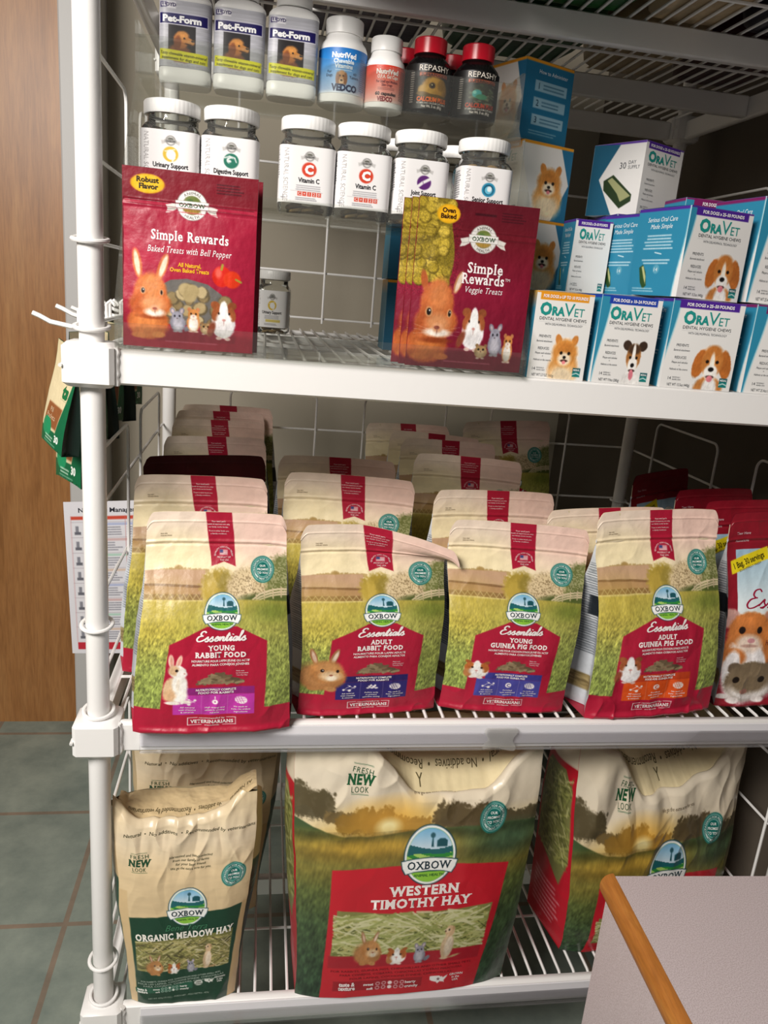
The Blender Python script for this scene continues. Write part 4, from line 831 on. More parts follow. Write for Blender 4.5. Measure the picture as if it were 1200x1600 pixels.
# ------------------------------------------------------------------ jars and bottles
def square_ring(hw, e=6., n=72):
    q = np.linspace(0, 2*math.pi, 2000); c, d = np.cos(q), np.sin(q); r = hw/((abs(c)**e+abs(d)**e)**(1/e))
    return q, r*c, r*d
def wrap_pos(hw, e, z0, z1, ny, nx, span, off=.0004, sy=1.):
    """label sheet wrapped round a superellipse body, centred on the front (-y)"""
    q = np.linspace(-math.pi/2-math.pi, -math.pi/2+math.pi, 4000); c, d = np.cos(q), np.sin(q); r = (hw+off)/((abs(c)**e+abs(d)**e)**(1/e)); x, y = r*c, r*d*sy
    s = np.concatenate([[0], np.cumsum(np.hypot(np.diff(x), np.diff(y)))]); s -= s[len(s)//2]
    t = np.linspace(-span/2, span/2, nx); X = np.interp(t, s, x); Y = np.interp(t, s, y)
    Z = np.linspace(z1, z0, ny)
    return np.stack([np.repeat(X[None], ny, 0), np.repeat(Y[None], ny, 0), np.repeat(Z[:, None], nx, 1)], -1)
JH = .0346
def jar_label(kind):
    """wrap-round label, front face x -67..67 in half-millimetres, y 0..140"""
    c = Art(-130, 0, 130, 140, 150, 80, 'eceaea')
    c.rect(-69, 0, -50, 140, 'e2e0e0'); c.text('NATURAL SCIENCE', -58, 72, 11, 'b4b0b0', rot=math.pi/2, w=128)
    c.greek(-118, 12, 44, 12, 6, '4a4a50', 3, .7)
    c.ell(4, 24, 12, 12, '8c8a88', .1); c.ell(4, 24, 9, 9, 'dddbd8', .1); c.ell(4, 21, 7, 4, '5a5a52', .3)
    for s_ in (-1, 1): c.poly([(4+s_*11, 24), (4+s_*22, 25), (4+s_*20, 34), (4+s_*11, 30)], 'c4c2c0')
    c.rect(-10, 22, 18, 29, 'a09e9c'); c.text('OXBOW', 4, 28, 4.5, '3a3a38', w=22)
    nm, col = {'urinary': ('Urinary Support', 'd8b430'), 'digestive': ('Digestive Support', '17705a'), 'vitamin': ('Vitamin C', 'd2432a'), 'joint': ('Joint Support', '5a2470'), 'senior': ('Senior Support', '2a8cb0')}[kind]
    c.ell(4, 56, 18, 18, col)
    if kind == 'vitamin': c.text('C', 4, 66, 20, 'f6f4f2', bold=.06)
    if kind == 'urinary': c.ell(5, 57, 11, 12, 'ecebea', .1); c.line([(-9, 50), (2, 47), (14, 44)], 2, 'ecebea'); c.line([(14, 64), (8, 72)], 3, 'ecebea')
    if kind == 'digestive': c.ell(2, 55, 9, 8, 'ecebea', .1); c.ell(5, 57, 8, 7, col, .1); c.ell(0, 57, 4, 3, 'ecebea', .1); c.line([(-12, 50), (0, 45), (12, 48), (16, 58)], 2.5, 'ecebea')
    if kind == 'joint': c.line([(-9, 65), (1, 56)], 7, 'ecebea'); c.line([(3, 55), (18, 46)], 7, 'ecebea'); c.line([(2, 58), (1, 54)], 1.5, col)
    if kind == 'senior': c.ell(4, 56, 13, 13, '174a66', .1); c.ell(4, 57, 10, 10, '6ac0dc', .1); c.ell(6, 54, 6, 7, 'e4f2f6', .3)
    c.text(nm, 4, 88, 11, '1d1c22', bold=.025, w={'vitamin': 52, 'joint': 64}.get(kind, 82))
    c.greek(-28, 96, 64, 3, 5, '7a7880', 5, .7, centre=True)
    if kind == 'vitamin':
        for i, s in enumerate('C+120'): c.rect(-22+i*12, 110, -12+i*12, 121, 'd2432a'); c.text(s, -17+i*12, 119, 7, 'f6eeea')
        c.rect(-40, 109, 40, 110, 'b8b4b4')
    else: c.rect(-22, 110, 40, 120, {'urinary': 'd8c46a', 'digestive': '8ab8a4', 'joint': 'a088b4', 'senior': '9cc4d4'}[kind])
    c.greek(-26, 126, 60, 2, 4.5, '5a5860', 8, .7); c.line([(-64, 128), (-52, 128)], 1.6, '3a3a40'); c.line([(-58, 121), (-58, 135)], 1.6, '3a3a40')
    return c
JARPROTO = {}
def make_jar(kind, loc, label, rz=0., group='square supplement jars on the clear riser', fill=.012):
    if (kind, fill) in JARPROTO: return copy_tree(JARPROTO[(kind, fill)], loc, rz, label, group)
    e = empty('supplement_jar', loc, rz, label, 'jar', group)
    pr = [(JH*.90, 0, 4), (JH*.98, .0025, 5), (JH, .006, 6), (JH, .074, 6), (JH*.985, .079, 5), (JH*.92, .084, 3.5), (JH*.88, .0865, 2.4), (JH*.85, .088, 2.), (JH*.85, .0945, 2.), (JH*.9, .0955, 2.), (JH*.9, .0965, 2.)]
    mb = MB(); mb.lathe([(a, b) for a, b, _ in pr], 72, ex=[q for *_, q in pr]); mb.build('jar_body', M['jar'], e, True)
    s = Sheets(); s.add(jar_label(kind), wrap_pos(JH, 6., .011, .0765, 80, 150, .13)); s.build('label', M['print_label'], e)
    mb = MB(); prof = [(.0300, .0958), (.0328, .0962), (.0333, .0975), (.0333, .1095), (.0325, .1112), (.030, .1120), (.0, .1121)]
    v = []; f = []; n = 120
    for r, z in prof:
        for k in range(n):
            rr = r+(.0004 if (k % 3 == 0 and .097 < z < .110) else 0); v.append((rr*math.cos(2*math.pi*k/n), rr*math.sin(2*math.pi*k/n), z))
    for i in range(len(prof)-1):
        for k in range(n): f.append((i*n+k, i*n+(k+1) % n, (i+1)*n+(k+1) % n, (i+1)*n+k))
    mb.add(v, f); mb.build('lid', M['white_plastic'], e, True)
    mb = MB(); r = random.Random(len(kind)+int(fill*1000)); z = .004
    while z < fill:
        for i in range(7):
            x = r.uniform(-.021, .021); y = r.uniform(-.021, .021); a, b = r.uniform(-.35, .35), r.uniform(-.35, .35); rad = .0085; N = 14
            vv = [(x+rad*math.cos(2*math.pi*k/N)*q, y+rad*math.sin(2*math.pi*k/N)*q, z+h_+a*rad*math.cos(2*math.pi*k/N)*.6+b*rad*math.sin(2*math.pi*k/N)*.6) for h_, q in ((-.0022, .85), (-.0012, 1), (.0012, 1), (.0022, .85)) for k in range(N)]
            mb.add(vv, [tuple(range(N-1, -1, -1)), tuple(range(3*N, 4*N))]+[(j*N+k, j*N+(k+1) % N, (j+1)*N+(k+1) % N, (j+1)*N+k) for j in range(3) for k in range(N)])
        z += .0052
    t = mb.build('tablets', M['tablet'], e, True); t['kind'] = 'stuff'
    JARPROTO[(kind, fill)] = e
    return e
JZ = .6758
for kind, x, lab, fl in (('urinary', .081, 'clear square jar with yellow ring label, leftmost on the middle tier', .014), ('digestive', .152, 'clear square jar with green swirl label beside the yellow ring jar', .016),
                         ('vitamin', .246, 'clear square jar with orange C label, left one of the pair', .014), ('vitamin', .3165, 'clear square jar with orange C label, right one of the pair', .0141),
                         ('joint', .390, 'clear square jar with purple bone label on the middle tier', .014), ('senior', .474, 'clear square jar with blue ring label, tablets heaped above its label', .081)):
    make_jar(kind, (x, .0850, JZ), lab, 0, fill=fl)
make_jar('joint', (.379, .1575, JZ), 'clear square jar standing behind the purple bone label jar', 0, fill=.014)
make_jar('senior', (.458, .1575, JZ), 'clear square jar standing behind the blue ring label jar', 0, fill=.081)
make_jar('urinary', (.072, .1575, JZ), 'clear square jar standing behind the yellow ring label jar', 0, fill=.014)
lone = make_jar('urinary', (.217, .525, .5005), 'clear square jar alone on the shelf wires behind the left treat pouch', -.15, 'square supplement jars on the shelf wires', .014); lone.scale = (.86, .86, 1.0)

def lathe_bottle(name, label, group, loc, rad, h, body_mat, cap_mat, art, cap_r, lab_z, shoulder, ex=None, rib=False):
    e = empty(name, loc, 0, label, 'bottle', group)
    b = shoulder
    mb = MB(); mb.lathe([(rad*.86, 0), (rad*.97, .002), (rad, .005), (rad, b-.003), (rad*.985, b), (rad*.93, b+.0045), (rad*.8, b+.009), (cap_r*.98, b+.013), (cap_r*.93, b+.0145), (cap_r*.93, h-.012)], 56); mb.build('bottle_body', body_mat, e, True)
    s = Sheets(); s.add(art, wrap_pos(rad, 2., lab_z[0], lab_z[1], art.ny, art.nx, rad*5.2)); s.build('label', M['print_label'], e)
    z0 = b+.0155; mb = MB(); n = 90; prof = [(cap_r*.9, z0), (cap_r, z0+.0005), (cap_r, h-.0015), (cap_r*.95, h), (0, h)]; v = []; f = []
    for r, z in prof:
        for k in range(n): rr = r+(.0004 if k % 2 and z < h-.001 else 0); v.append((rr*math.cos(2*math.pi*k/n), rr*math.sin(2*math.pi*k/n), z))
    for i in range(len(prof)-1):
        for k in range(n): f.append((i*n+k, i*n+(k+1) % n, (i+1)*n+(k+1) % n, (i+1)*n+k))
    mb.add(v, f); mb.build('cap', cap_mat, e, True)
    return e
UZ = .8235
def petform_label():
    c = Art(-92, 0, 92, 164, 130, 110, 'b4b4bc'); A = (slice(None), slice(None)); c.mul(A, .93+.14*vnoise(c.X/30, c.Y/1.6, 2)[...])
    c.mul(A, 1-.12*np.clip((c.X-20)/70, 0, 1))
    c.rect(-62, 6, -42, 19, '2a1a5c'); c.rect(-44, 4, -22, 21, 'dcdae0', soft=3); c.text('LL', -52, 16, 8, 'e8e6ee', bold=.03); c.text('OYD', -34, 16, 8, '2a1a5c', bold=.03)
    c.rect(-66, 30, 60, 60, 'dcdae4'); c.rect(-64, 32, 58, 58, '1a1458'); c.text('Pet-Form', -6, 53, 15, 'f2f2f4', bold=.05, w=96)
    c.rect(-40, 60, 28, 136, '120c10')
    parts(c, [(-14, 128, 26, 22, 0, '8e5228', .3), (2, 132, 16, 18, 0, '7a4420', .5), (-8, 96, 19, 20, 0, 'b06c30', .2), (-4, 84, 15, 11, 0, 'c4843e', .4), (9, 97, 14, 9, .12, 'b97834', .25), (17, 100, 9, 7, .1, 'c68a4a', .4), (21, 95, 4, 3.2, 0, '140c0a', .2), (12, 105, 10, 2, .15, '3a1c10', .4), (-17, 104, 9, 19, .15, '7c421c', .25), (0, 91, 2.6, 2.6, 0, '120a06', .2)], 34)
    c.poly([(-64, 120), (60, 126), (60, 152), (-64, 146)], 'e0dc1e'); c.text('Tasty chewable vitamin-mineral', -2, 136, 7.5, '2a2a10', rot=.05, shear=.15, w=116); c.text('supplement for dogs and cats', -2, 147, 7.5, '2a2a10', rot=.05, shear=.15, w=110)
    c.text('Net Wt. 200 Tablets', 0, 160, 6, 'd0d0d8', w=60)
    return c
def make_petform(loc, label):
    e = empty('chewable_vitamin_bottle', loc, 0, label, 'bottle', 'grey label vitamin bottles on the top tier')
    hw = .0325; pr = [(.93, 0, 4), (.99, .003, 5), (1, .007, 5), (1, .0155, 5), (.975, .017, 5), (.975, .092, 5), (1, .0935, 5), (.98, .0965, 4.5), (.90, .1005, 3.5), (.74, .1045, 2.5), (.68, .106, 2)]
    mb = MB(); mb.lathe([(a*hw, b) for a, b, _ in pr], 72, ex=[q for *_, q in pr], sy=.72); mb.build('bottle_body', M['white_plastic'], e, True)
    s = Sheets(); s.add(petform_label(), wrap_pos(hw*.975, 5., .0175, .0918, 110, 130, .0905, .0005, .72)); s.build('label', M['print_label'], e)
    mb = MB(); mb.lathe([(.0225, .1062), (.023, .1068), (.023, .128), (.022, .1295), (0, .1295)], 60, sy=.95); mb.build('cap', M['white_plastic'], e, True)
    return e
p0 = make_petform((.088, .166, UZ), 'white vitamin bottle with grey dog label, nearest the left post')
copy_tree(p0, (.1555, .166, UZ), 0, 'white vitamin bottle with grey dog label, second from the left post')
copy_tree(p0, (.2235, .166, UZ), 0, 'white vitamin bottle with grey dog label, beside the blue label bottle')
c = Art(-159, 0, 159, 100, 200, 70, 'ffffff'); A = (slice(None), slice(None)); c.c[A] = c.grad([(0, '1f74c4'), (30, '2f86d0'), (60, '7aa8d8'), (92, 'a8bedc'), (100, 'dfe6ee')])
c.text('NutriVed', -2, 22, 11, 'eef4fa', bold=.05, w=62); c.text('Chewable', -2, 34, 9, 'dceaf6', bold=.04, w=52); c.text('Vitamins', -2, 45, 9, 'dceaf6', bold=.04, w=46); c.greek(-22, 49, 42, 1, 4, 'dceaf6', 2); c.text('For', -38, 56, 6, '1c3050'); c.text('Dogs', -38, 64, 6, '1c3050'); c.text('60', 28, 58, 6, '1c3050'); c.text('Tablets', 26, 66, 6, '1c3050')
for t in ((-6, 66, 13, 16, 'b88a5c'), (-16, 68, 5, 14, '8a5a34'), (4, 68, 5, 14, '8a5a34'), (-6, 74, 6, 6, 'd8b894'), (-6, 72, 3, 2, '20140c'), (-10, 62, 2, 2, '20140c'), (-2, 62, 2, 2, '20140c')): c.ell(*t, .25)
c.text('VEDCO', 2, 95, 14, '1a2850', bold=.05, w=66); c.greek(44, 20, 26, 16, 4.5, '2a5a90', 4, .6)
lathe_bottle('chewable_vitamin_bottle', 'large white bottle with blue label and ribbed white cap', None, (.2905, .173, UZ), .0318, .104, M['white_plastic'], M['white_plastic'], c, .0245, (.012, .065), .069)
c = Art(-152, 0, 152, 100, 200, 70, 'ffffff'); A = (slice(None), slice(None)); c.c[A] = c.grad([(0, 'd23c2a'), (25, 'dc5842'), (60, 'e48474'), (90, 'eab0a4'), (100, 'eed0c8')])
c.text('NutriVed', 0, 24, 12, 'f6e8e4', bold=.05, w=66); c.text('O.F.A. Gel Caps', 2, 36, 9, 'f6e0d8', bold=.03, w=62); c.text('For Small and Medium', 0, 48, 7, '7a1c28', bold=.02, w=64); c.text('Size Dogs', 0, 57, 7, '7a1c28', bold=.02, w=32); c.greek(-26, 62, 54, 2, 4, '7a3a38', 5); c.text('60 capsules', -2, 82, 9, '2a1018', bold=.04, w=62); c.text('VEDCO', -4, 98, 12, '8a1a28', bold=.05, w=46)
c.greek(42, 12, 28, 18, 4.5, '5a2020', 6, .7)
lathe_bottle('gel_capsule_bottle', 'small white bottle with red label and ribbed white cap', None, (.3475, .168, UZ), .0265, .0885, M['white_plastic'], M['white_plastic'], c, .0205, (.008, .052), .055)
def rep_label(lizard):
    c = Art(-198, 0, 198, 130, 220, 90, '0e0c0c'); c.text('REPASHY', 8, 20, 16, 'd8d0c4', w=104); c.rect(-42, 26, 56, 36, 'b04a1c', soft=3); c.text('SUPERFOODS', 7, 35, 7, '3a1408', w=88, bold=.03)
    if lizard:
        parts(c, [(16, 72, 44, 32, 0, '946a22', .2), (6, 66, 40, 30, -.1, 'a87c2c', .25), (-18, 78, 28, 17, .15, 'b48a36', .25), (-24, 88, 26, 7, .1, '6e521c', .3), (34, 58, 14, 18, .3, '8a641e', .3), (2, 62, 11, 9, 0, '4a3414', .2), (3, 62, 6, 6, 0, '0e0a08', .2), (1, 60, 2, 2, 0, 'd8c890', .2), (12, 92, 44, 6, 0, '5e4a1c', .4)], 60)
    else:
        c.ell(10, 68, 50, 34, '33352a', .3, 0, 1, .2); c.strokes((-34, 40, 56, 96), 40, 16, 5, ['4a5a3a', '6a7a5a', '8a8a70'], (-.4, .4), 5, .6)
        for t in ((-10, 68, 16, 12, '3f9a96'), (6, 76, 20, 8, '3a7a5a'), (-18, 64, 6, 5, '7ac0b0')): c.ell(*t, .3, 0, 1, .1)
    c.text('CALCIUM PLUS', 6, 108, 12, 'e0661e' if lizard else 'b03a1c', bold=.05, w=104); c.text('VITAMIN AND CALCIUM SUPPLEMENT', 6, 116, 5.5, 'c8c0b8', w=104, bold=.01); c.text('Net Wt. 3 oz. (85g)', 6, 126, 7.5, 'd8d0c8', bold=.02, w=70)
    for k in range(14): c.line([(-74, 26+k*6.5), (-62, 26+k*6.5)], 3, 'a8a098', .8)
    return c
la, lb = rep_label(True), rep_label(False)
def rep(loc, label, art): return lathe_bottle('calcium_powder_bottle', label, 'black bottles with red caps', loc, .0312, .0955, M['black_plastic'], M['red_plastic'], art, .0215, (.006, .060), .060)
r1 = rep((.407, .171, UZ), 'black bottle with red cap and golden lizard label', la); r2 = rep((.4735, .171, UZ), 'black bottle with red cap and dark chameleon label', lb)
copy_tree(r1, (.386, .2345, UZ), 0, 'black bottle with red cap hidden behind the golden lizard bottle'); copy_tree(r2, (.454, .2345, UZ), 0, 'black bottle with red cap hidden behind the dark chameleon bottle')

# ------------------------------------------------------------------ treat pouches on the riser's bottom tier
def pouch(name, label, group, loc, rz, lean, art, Wd, H, T, roll=0., back='7a1424'):
    e = empty(name, loc, rz, label, 'treat pouch', group); e.rotation_euler = (lean, roll, rz)
    ny, nx = art.ny, art.nx; u = np.linspace(-1, 1, nx)[None, :]; v = np.linspace(1, 0, ny)[:, None]
    th = T/2*np.clip(np.sin(np.clip(v/.82, 0, 1)*math.pi*.62+.5), 0, 1)*np.clip((.84-v)/.3, 0, 1)**.5
    rg = np.random.default_rng(int(abs(loc[0])*1e4)); wob = .0012*(fbm(u*3+5+0*v, v*4+0*u, int(rg.integers(40)))-.5)*2
    f = -th*(1-np.abs(u)**2.4)-.0006+wob*np.clip(th/T*4+.25, 0, 1)
    f = f-.0009*np.exp(-((v-.80)/.008)**2)+.0009*np.exp(-((v-.825)/.006)**2)
    pos = np.stack([u*Wd/2+0*v, f, v*H+0*u], -1)
    s = Sheets(); s.add(art, pos)
    b = pos.copy()[::4, ::4]; b[..., 1] = -b[..., 1]; b[0, :, :] = pos[0, ::4][:b.shape[1]]+np.array([0, .0012, 0]); s.grid(b, back, True)
    s.build('pouch_body', M['print_bag'], e)
    # rim that closes front and back
    mb = MB(); o = [(-Wd/2, 0, 0), (Wd/2, 0, 0), (Wd/2, 0, H), (-Wd/2, 0, H)]; mb.tube(o, .0007, 6, True); mb.build('seam', plain('dark_red_seam', back, .4), e)
    return e
ba = rewards('bell'); va = rewards('veggie')
pb = pouch('treat_pouch', 'red treat pouch with bell pepper and yellow oval, front left of riser', 'red treat pouches', (.113, -.009, .5045), 0.02, -.0, ba, .150, .197, .016)
copy_tree(pb, (.118, .012, .5045), .0, 'red treat pouch tucked right behind the front bell pepper pouch')
pv = pouch('treat_pouch', 'red treat pouch with golden biscuit strip, front of the right group', 'red treat pouches', (.452, -.011, .5053), 0.0, -.0, va, .149, .198, .012, .0)
copy_tree(pv, (.446, .004, .5053), .0, 'red treat pouch with golden biscuit strip, second of the right group')
copy_tree(pv, (.439, .0205, .5053), .0, 'red treat pouch with golden biscuit strip, hindmost of the right group')
pb.children[0]['label'] = 'red pouch printed with a rabbit and small animals'

# ------------------------------------------------------------------ cartons of dental chews
def carton(name, label, group, loc, rz, w, d, h, front, left=None, right=None, top='e6e4e2', band='4a2480', bulge=.004):
    """origin at the front-left bottom corner"""
    s = Sheets()
    g = lambda a, f: s.add(a, f(np.linspace(0, 1, a.nx)[None, :]+np.zeros((a.ny, 1)), np.linspace(1, 0, a.ny)[:, None]+np.zeros((1, a.nx))))
    P = lambda *q: np.stack(q, -1)
    g(front, lambda u, v: P(u*w, 0*u-.0004*np.sin(u*math.pi)*np.sin(v*math.pi), v*h))
    plain_ = Art(0, 0, 10, 10, 6, 6, 'd8d6d4'); teal = Art(0, 0, 10, 10, 6, 6, '2c7f9c'); teal.rect(-1, -1, 11, .6, band)
    g(left or teal, lambda u, v: P(0*u-.0004*np.sin(u*math.pi), (1-u)*d, v*h))
    g(right or plain_, lambda u, v: P(0*u+w, u*d, v*h))
    g(teal, lambda u, v: P((1-u)*w, 0*u+d, v*h))
    t = Art(0, 0, 10, 10, 12, 12, top); t.rect(-1, 8.6, 11, 11, band); g(t, lambda u, v: P(u*w, v*d, h+bulge*np.sin(u*math.pi*.9+.1)*np.sin(v*math.pi)*1.0+.0002))
    g(plain_, lambda u, v: P(u*w, (1-v)*d, 0*u))
    o = s.build(name, M['print_box']); o.location = loc; o.rotation_euler = (0, 0, rz)
    return tag(o, label, 'box', group)
def chew_front(band, who, dog, wt, tealw=0., wide=100., n=14):
    c = Art(0, 0, wide, 115, int(wide*1.15), 130, 'e9e7e4'); A = (slice(None), slice(None))
    if tealw:
        S = c.sl(0, 0, tealw+14, 116); bnd = tealw+5*np.cos(c.Y[S]/115*3.1)-6*(c.Y[S]/115); c.mix(S, np.clip(bnd-c.X[S], 0, 1), '2f8aaa'); c.mix(S, np.clip(1-np.abs(bnd-c.X[S])/1.6, 0, 1), '9fd0dc')
    x = tealw*.55; cx = (wide+x)/2
    c.rect(0, 0, wide, 2.2, band); c.rect(x+6, 0, wide-8, 11, band); c.text('FOR DOGS '+who, cx, 8, 3.9, 'f4f0f4', bold=.03, w=min(wide-x-20, 70)); 
    g = '1f9088'
    c.text('O', cx-28, 30, 15, g, bold=.05, w=18); c.text('RA', cx-8.5, 30, 10.5, g, bold=.045, w=19.5); c.text('V', cx+7.5, 30, 16.5, g, w=16); c.text('ET', cx+23.5, 30, 10.5, g, w=15)
    c.text('DENTAL HYGIENE CHEWS', cx, 37, 4, '3a3e44', w=72); c.line([(cx-36, 39), (cx+36, 39)], .4, '8a8e92'); c.text('WITH DELMOPINOL TECHNOLOGY', cx+2, 43.5, 2.8, '6a6e74', w=58)
    xx = x+20
    c.text('PREVENTS', xx, 60, 3.4, '4a4e54', w=18); c.line([(xx-12, 62), (xx+12, 62)], .35, '9a9ea2'); c.text('Bacterial attachment', xx, 66, 2.6, '5a5e64', shear=.2, w=24); c.text('REDUCES', xx, 76, 3.4, '4a4e54', w=17); c.line([(xx-12, 78), (xx+12, 78)], .35, '9a9ea2'); c.text('Plaque and calculus', xx, 82, 2.6, '5a5e64', shear=.2, w=24); c.text('+', xx, 86, 2.4, '5a5e64'); c.text('Halitosis at the source', xx, 91, 2.6, '5a5e64', shear=.2, w=27)
    if dog: animal(c, dog, wide-34, 84, {'beagle': 31, 'pom': 31, 'terrier': 30}[dog], {'beagle': 1.0, 'pom': .92, 'terrier': .88}[dog])
    c.poly([(0, 114.4), (wide, 114.4), (wide, 116), (0, 116)], 'd8d6d4')
    c.text(str(n), x+9, 104, 4, '5a5e64'); c.text('INDIVIDUALLY', x+13, 101.5, 1.8, '5a5e64', al='l', w=12); c.text('WRAPPED CHEWS', x+13, 104.5, 1.8, '5a5e64', al='l', w=13); c.text('NET WT '+wt, x+7, 112, 3.6, '4a4e54', al='l', w=34)
    c.rect(wide-18, 98, wide-6, 110, '177a76'); c.rect(wide-18, 98, wide-6, 102.5, '12505a'); c.poly([(wide-18, 106.5), (wide-12, 104.2), (wide-6, 106.5), (wide-6, 107.6), (wide-12, 105.4), (wide-18, 107.6)], 'e8f2f0'); c.text('MERIAL', wide-12, 101.8, 2.4, 'e8f2f0', bold=.02, w=10)
    return c
def chew_left(band):
    c = Art(0, 0, 80, 115, 84, 120, '2c84a6'); c.rect(0, 0, 80, 4, band)
    S = c.sl(50, 0, 81, 116); bnd = 79-7*(1-np.cos(np.clip((c.Y[S]-20)/95, 0, 1)*3.14))/2; c.mix(S, np.clip(c.X[S]-bnd, 0, 1), 'e6e4e2'); c.mix(S, np.clip(1-np.abs(bnd-c.X[S])/1.4, 0, 1), '9fd0dc')
    c.text('Serious Oral Care', 40, 18, 6, 'e6f2f6', shear=.2, w=46); c.text('Made Simple', 40, 27, 6, 'e6f2f6', shear=.2, w=34)
    c.greek(16, 36, 46, 5, 4.2, 'cfe4ec', 3, .8, centre=True); c.greek(16, 68, 46, 2, 4.2, 'cfe4ec', 6, .8, centre=True); c.line([(36, 58), (46, 60)], 1.2, 'e6f2f6')
    c.poly([(14, 78), (20, 74), (26, 84), (30, 102), (25, 107), (19, 98)], '2c4c26'); c.poly([(18, 77), (21, 76), (27, 90), (28, 100), (24, 92)], 'b8bc84'); c.ell(42, 80, 5, 6, '5aa0b8', .1); c.text('14', 42, 83, 5, 'd8eaf0'); c.greek(8, 106, 40, 2, 3.4, 'b8d8e2', 8, .7)
    return c
pur, ora, blu, mag = '4c2490', 'e2951e', '1f3fa4', '7a1c5c'
chl = chew_left(pur); chm = chew_left(mag); chb = chew_left(blu)
f_or = chew_front(ora, '» UP TO 10 POUNDS', 'pom', '5.7 OZ (161g)', 0, 88); f_bl = chew_front(blu, '» 10–24 POUNDS', 'terrier', '9.9oz (280g)', 12, 100); f_pu = chew_front(pur, '» 25–50 POUNDS', 'beagle', '15.5oz (440g)', 6, 106); f_ma = chew_front(mag, '» OVER 50 POUNDS', 'beagle', '25.4oz (720g)', 14, 120)
f_pl = chew_front(pur, '» 25–50 POUNDS', None, '15.5oz (440g)', 0, 100)
G = 'dental chew boxes on the display shelf'; bx = 'dental_chew_box'
carton(bx, 'white chew box with orange header and fluffy dog, next to the pouches', G, (.538, -.010, .5002), -.02, .076, .07, .1085, f_or, None, band=ora, bulge=.002)
carton(bx, 'white chew box with blue header and terrier, in the bottom row', G, (.624, -.012, .5002), -.02, .082, .078, .111, f_bl, chb, band=blu, bulge=.002)
carton(bx, 'white chew box with purple header and beagle, in the bottom row', G, (.722, -.012, .5002), -.02, .100, .08, .114, f_pu, chl, band=pur, bulge=.002)
carton(bx, 'teal sided chew box at the right edge, bottom row with magenta header', G, (.842, -.010, .5002), -.02, .115, .1, .116, f_ma, chm, band=mag, bulge=.002)
carton(bx, 'purple header chew box with beagle stacked on the bottom row', G, (.728, -.002, .6165), .22, .104, .10, .112, f_pu, chl, band=pur)
carton(bx, 'teal sided chew box left of the stacked beagle box', G, (.728, .112, .6165), .22, .10, .10, .112, f_pl, chl, band=pur)
carton(bx, 'teal sided chew box, tallest one at the right edge of the second row', G, (.845, .025, .6185), .12, .12, .1, .135, f_ma, chm, band=mag)
# rows behind
carton(bx, 'chew box in the second row beneath the partly hidden white box', G, (.640, .088, .5002), 0, .1, .14, .1125, f_pl, chl, band=pur, bulge=.001)
carton(bx, 'partly hidden white chew box behind the stacked teal sided boxes', G, (.649, .180, .6145), 0, .058, .05, .104, f_pl, chl, band=pur, bulge=.001)
carton(bx, 'chew box deep in the shelf beneath the shaded white box', G, (.686, .28, .5002), 0, .07, .08, .112, f_pl, chl, band=pur, bulge=.001)
carton(bx, 'shaded white chew box farthest back, beside the orange trimmed stack', G, (.676, .285, .6145), 0, .08, .06, .106, f_pl, chl, band=pur, bulge=.001)
carton(bx, 'chew box deep in the shelf at the foot of the hexagon printed stack', G, (.765, .255, .5002), 0, .12, .13, .120, f_pl, chl, band=pur, bulge=.001)
carton(bx, 'chew box under the hexagon printed one', G, (.745, .255, .6215), 0, .13, .13, .119, f_pl, chl, band=pur, bulge=.001)
carton(bx, 'chew box on the shelf under the magenta topped one', G, (.815, .145, .5002), 0, .11, .085, .130, f_ma, chm, band=mag, bulge=.001)
carton(bx, 'magenta topped chew box peeping above the stacked beagle box', G, (.805, .160, .6315), 0, .11, .065, .130, f_ma, chm, band=mag)
def hex_left():
    c = Art(0, 0, 100, 105, 100, 105, 'dedcda'); c.rect(0, 0, 100, 3, pur); c.poly([(0, 0), (52, 3), (18, 52), (52, 106), (0, 106)], '1f5a76'); c.text('30', 62, 38, 9, '4a4e54'); c.text('DAY', 72, 32, 5, '5a5e64', al='l', w=14); c.text('SUPPLY', 72, 39, 5, '5a5e64', al='l', w=22)
    c.poly([(28, 54), (46, 46), (86, 76), (86, 86), (66, 96), (30, 68)], '26381f'); c.poly([(36, 54), (44, 50), (84, 78), (66, 86), (58, 74)], '9a9c70'); return c
f_hx = chew_front(pur, '» 25–50 POUNDS', None, '15.5oz', 0, 90, 30)
carton(bx, 'hexagon printed chew box with a green chew, standing at the back', G, (.772, .251, .7420), .5, .100, .100, .108, f_hx, hex_left(), band=pur, bulge=.001)
# orange trimmed stack turned corner-on, and the dark pair behind the right pouches
def hexdog():
    c = Art(0, 0, 90, 105, 95, 108, '236d94'); c.poly([(0, 0), (66, 0), (88, 52), (62, 106), (0, 106)], 'e6e2de'); c.rect(0, 0, 90, 4, ora); animal(c, 'pom', 52, 58, 32); return c
def how_to():
    c = Art(0, 0, 90, 105, 95, 108, '1f6d92'); c.rect(0, 0, 90, 4, ora); c.text('How to Administer', 52, 17, 5, 'dceaf0', w=54)
    for k in range(3): c.rect(20, 26+k*22, 80, 40+k*22, '8fb6c8'); c.text(str(k+1), 27, 37+k*22, 8, '1f4a62'); c.greek(36, 31+k*22, 40, 2, 4.5, '3a6a84', k, .8)
    c.greek(18, 92, 62, 2, 3.5, 'a8ccd8', 7, .6); return c
def et_face():
    c = chew_front(ora, '', None, '5.7 OZ', 0, 100); return c
hd, ht, et = hexdog(), how_to(), et_face(); G2 = 'orange trimmed chew boxes stacked behind the riser'
def stackbox(label, z, fr, lf, x=.566, y=.252, rz=.42): carton(bx, label, G2, (x, y, z), rz, .098, .080, .1095, fr, lf, band=ora, bulge=.0008)
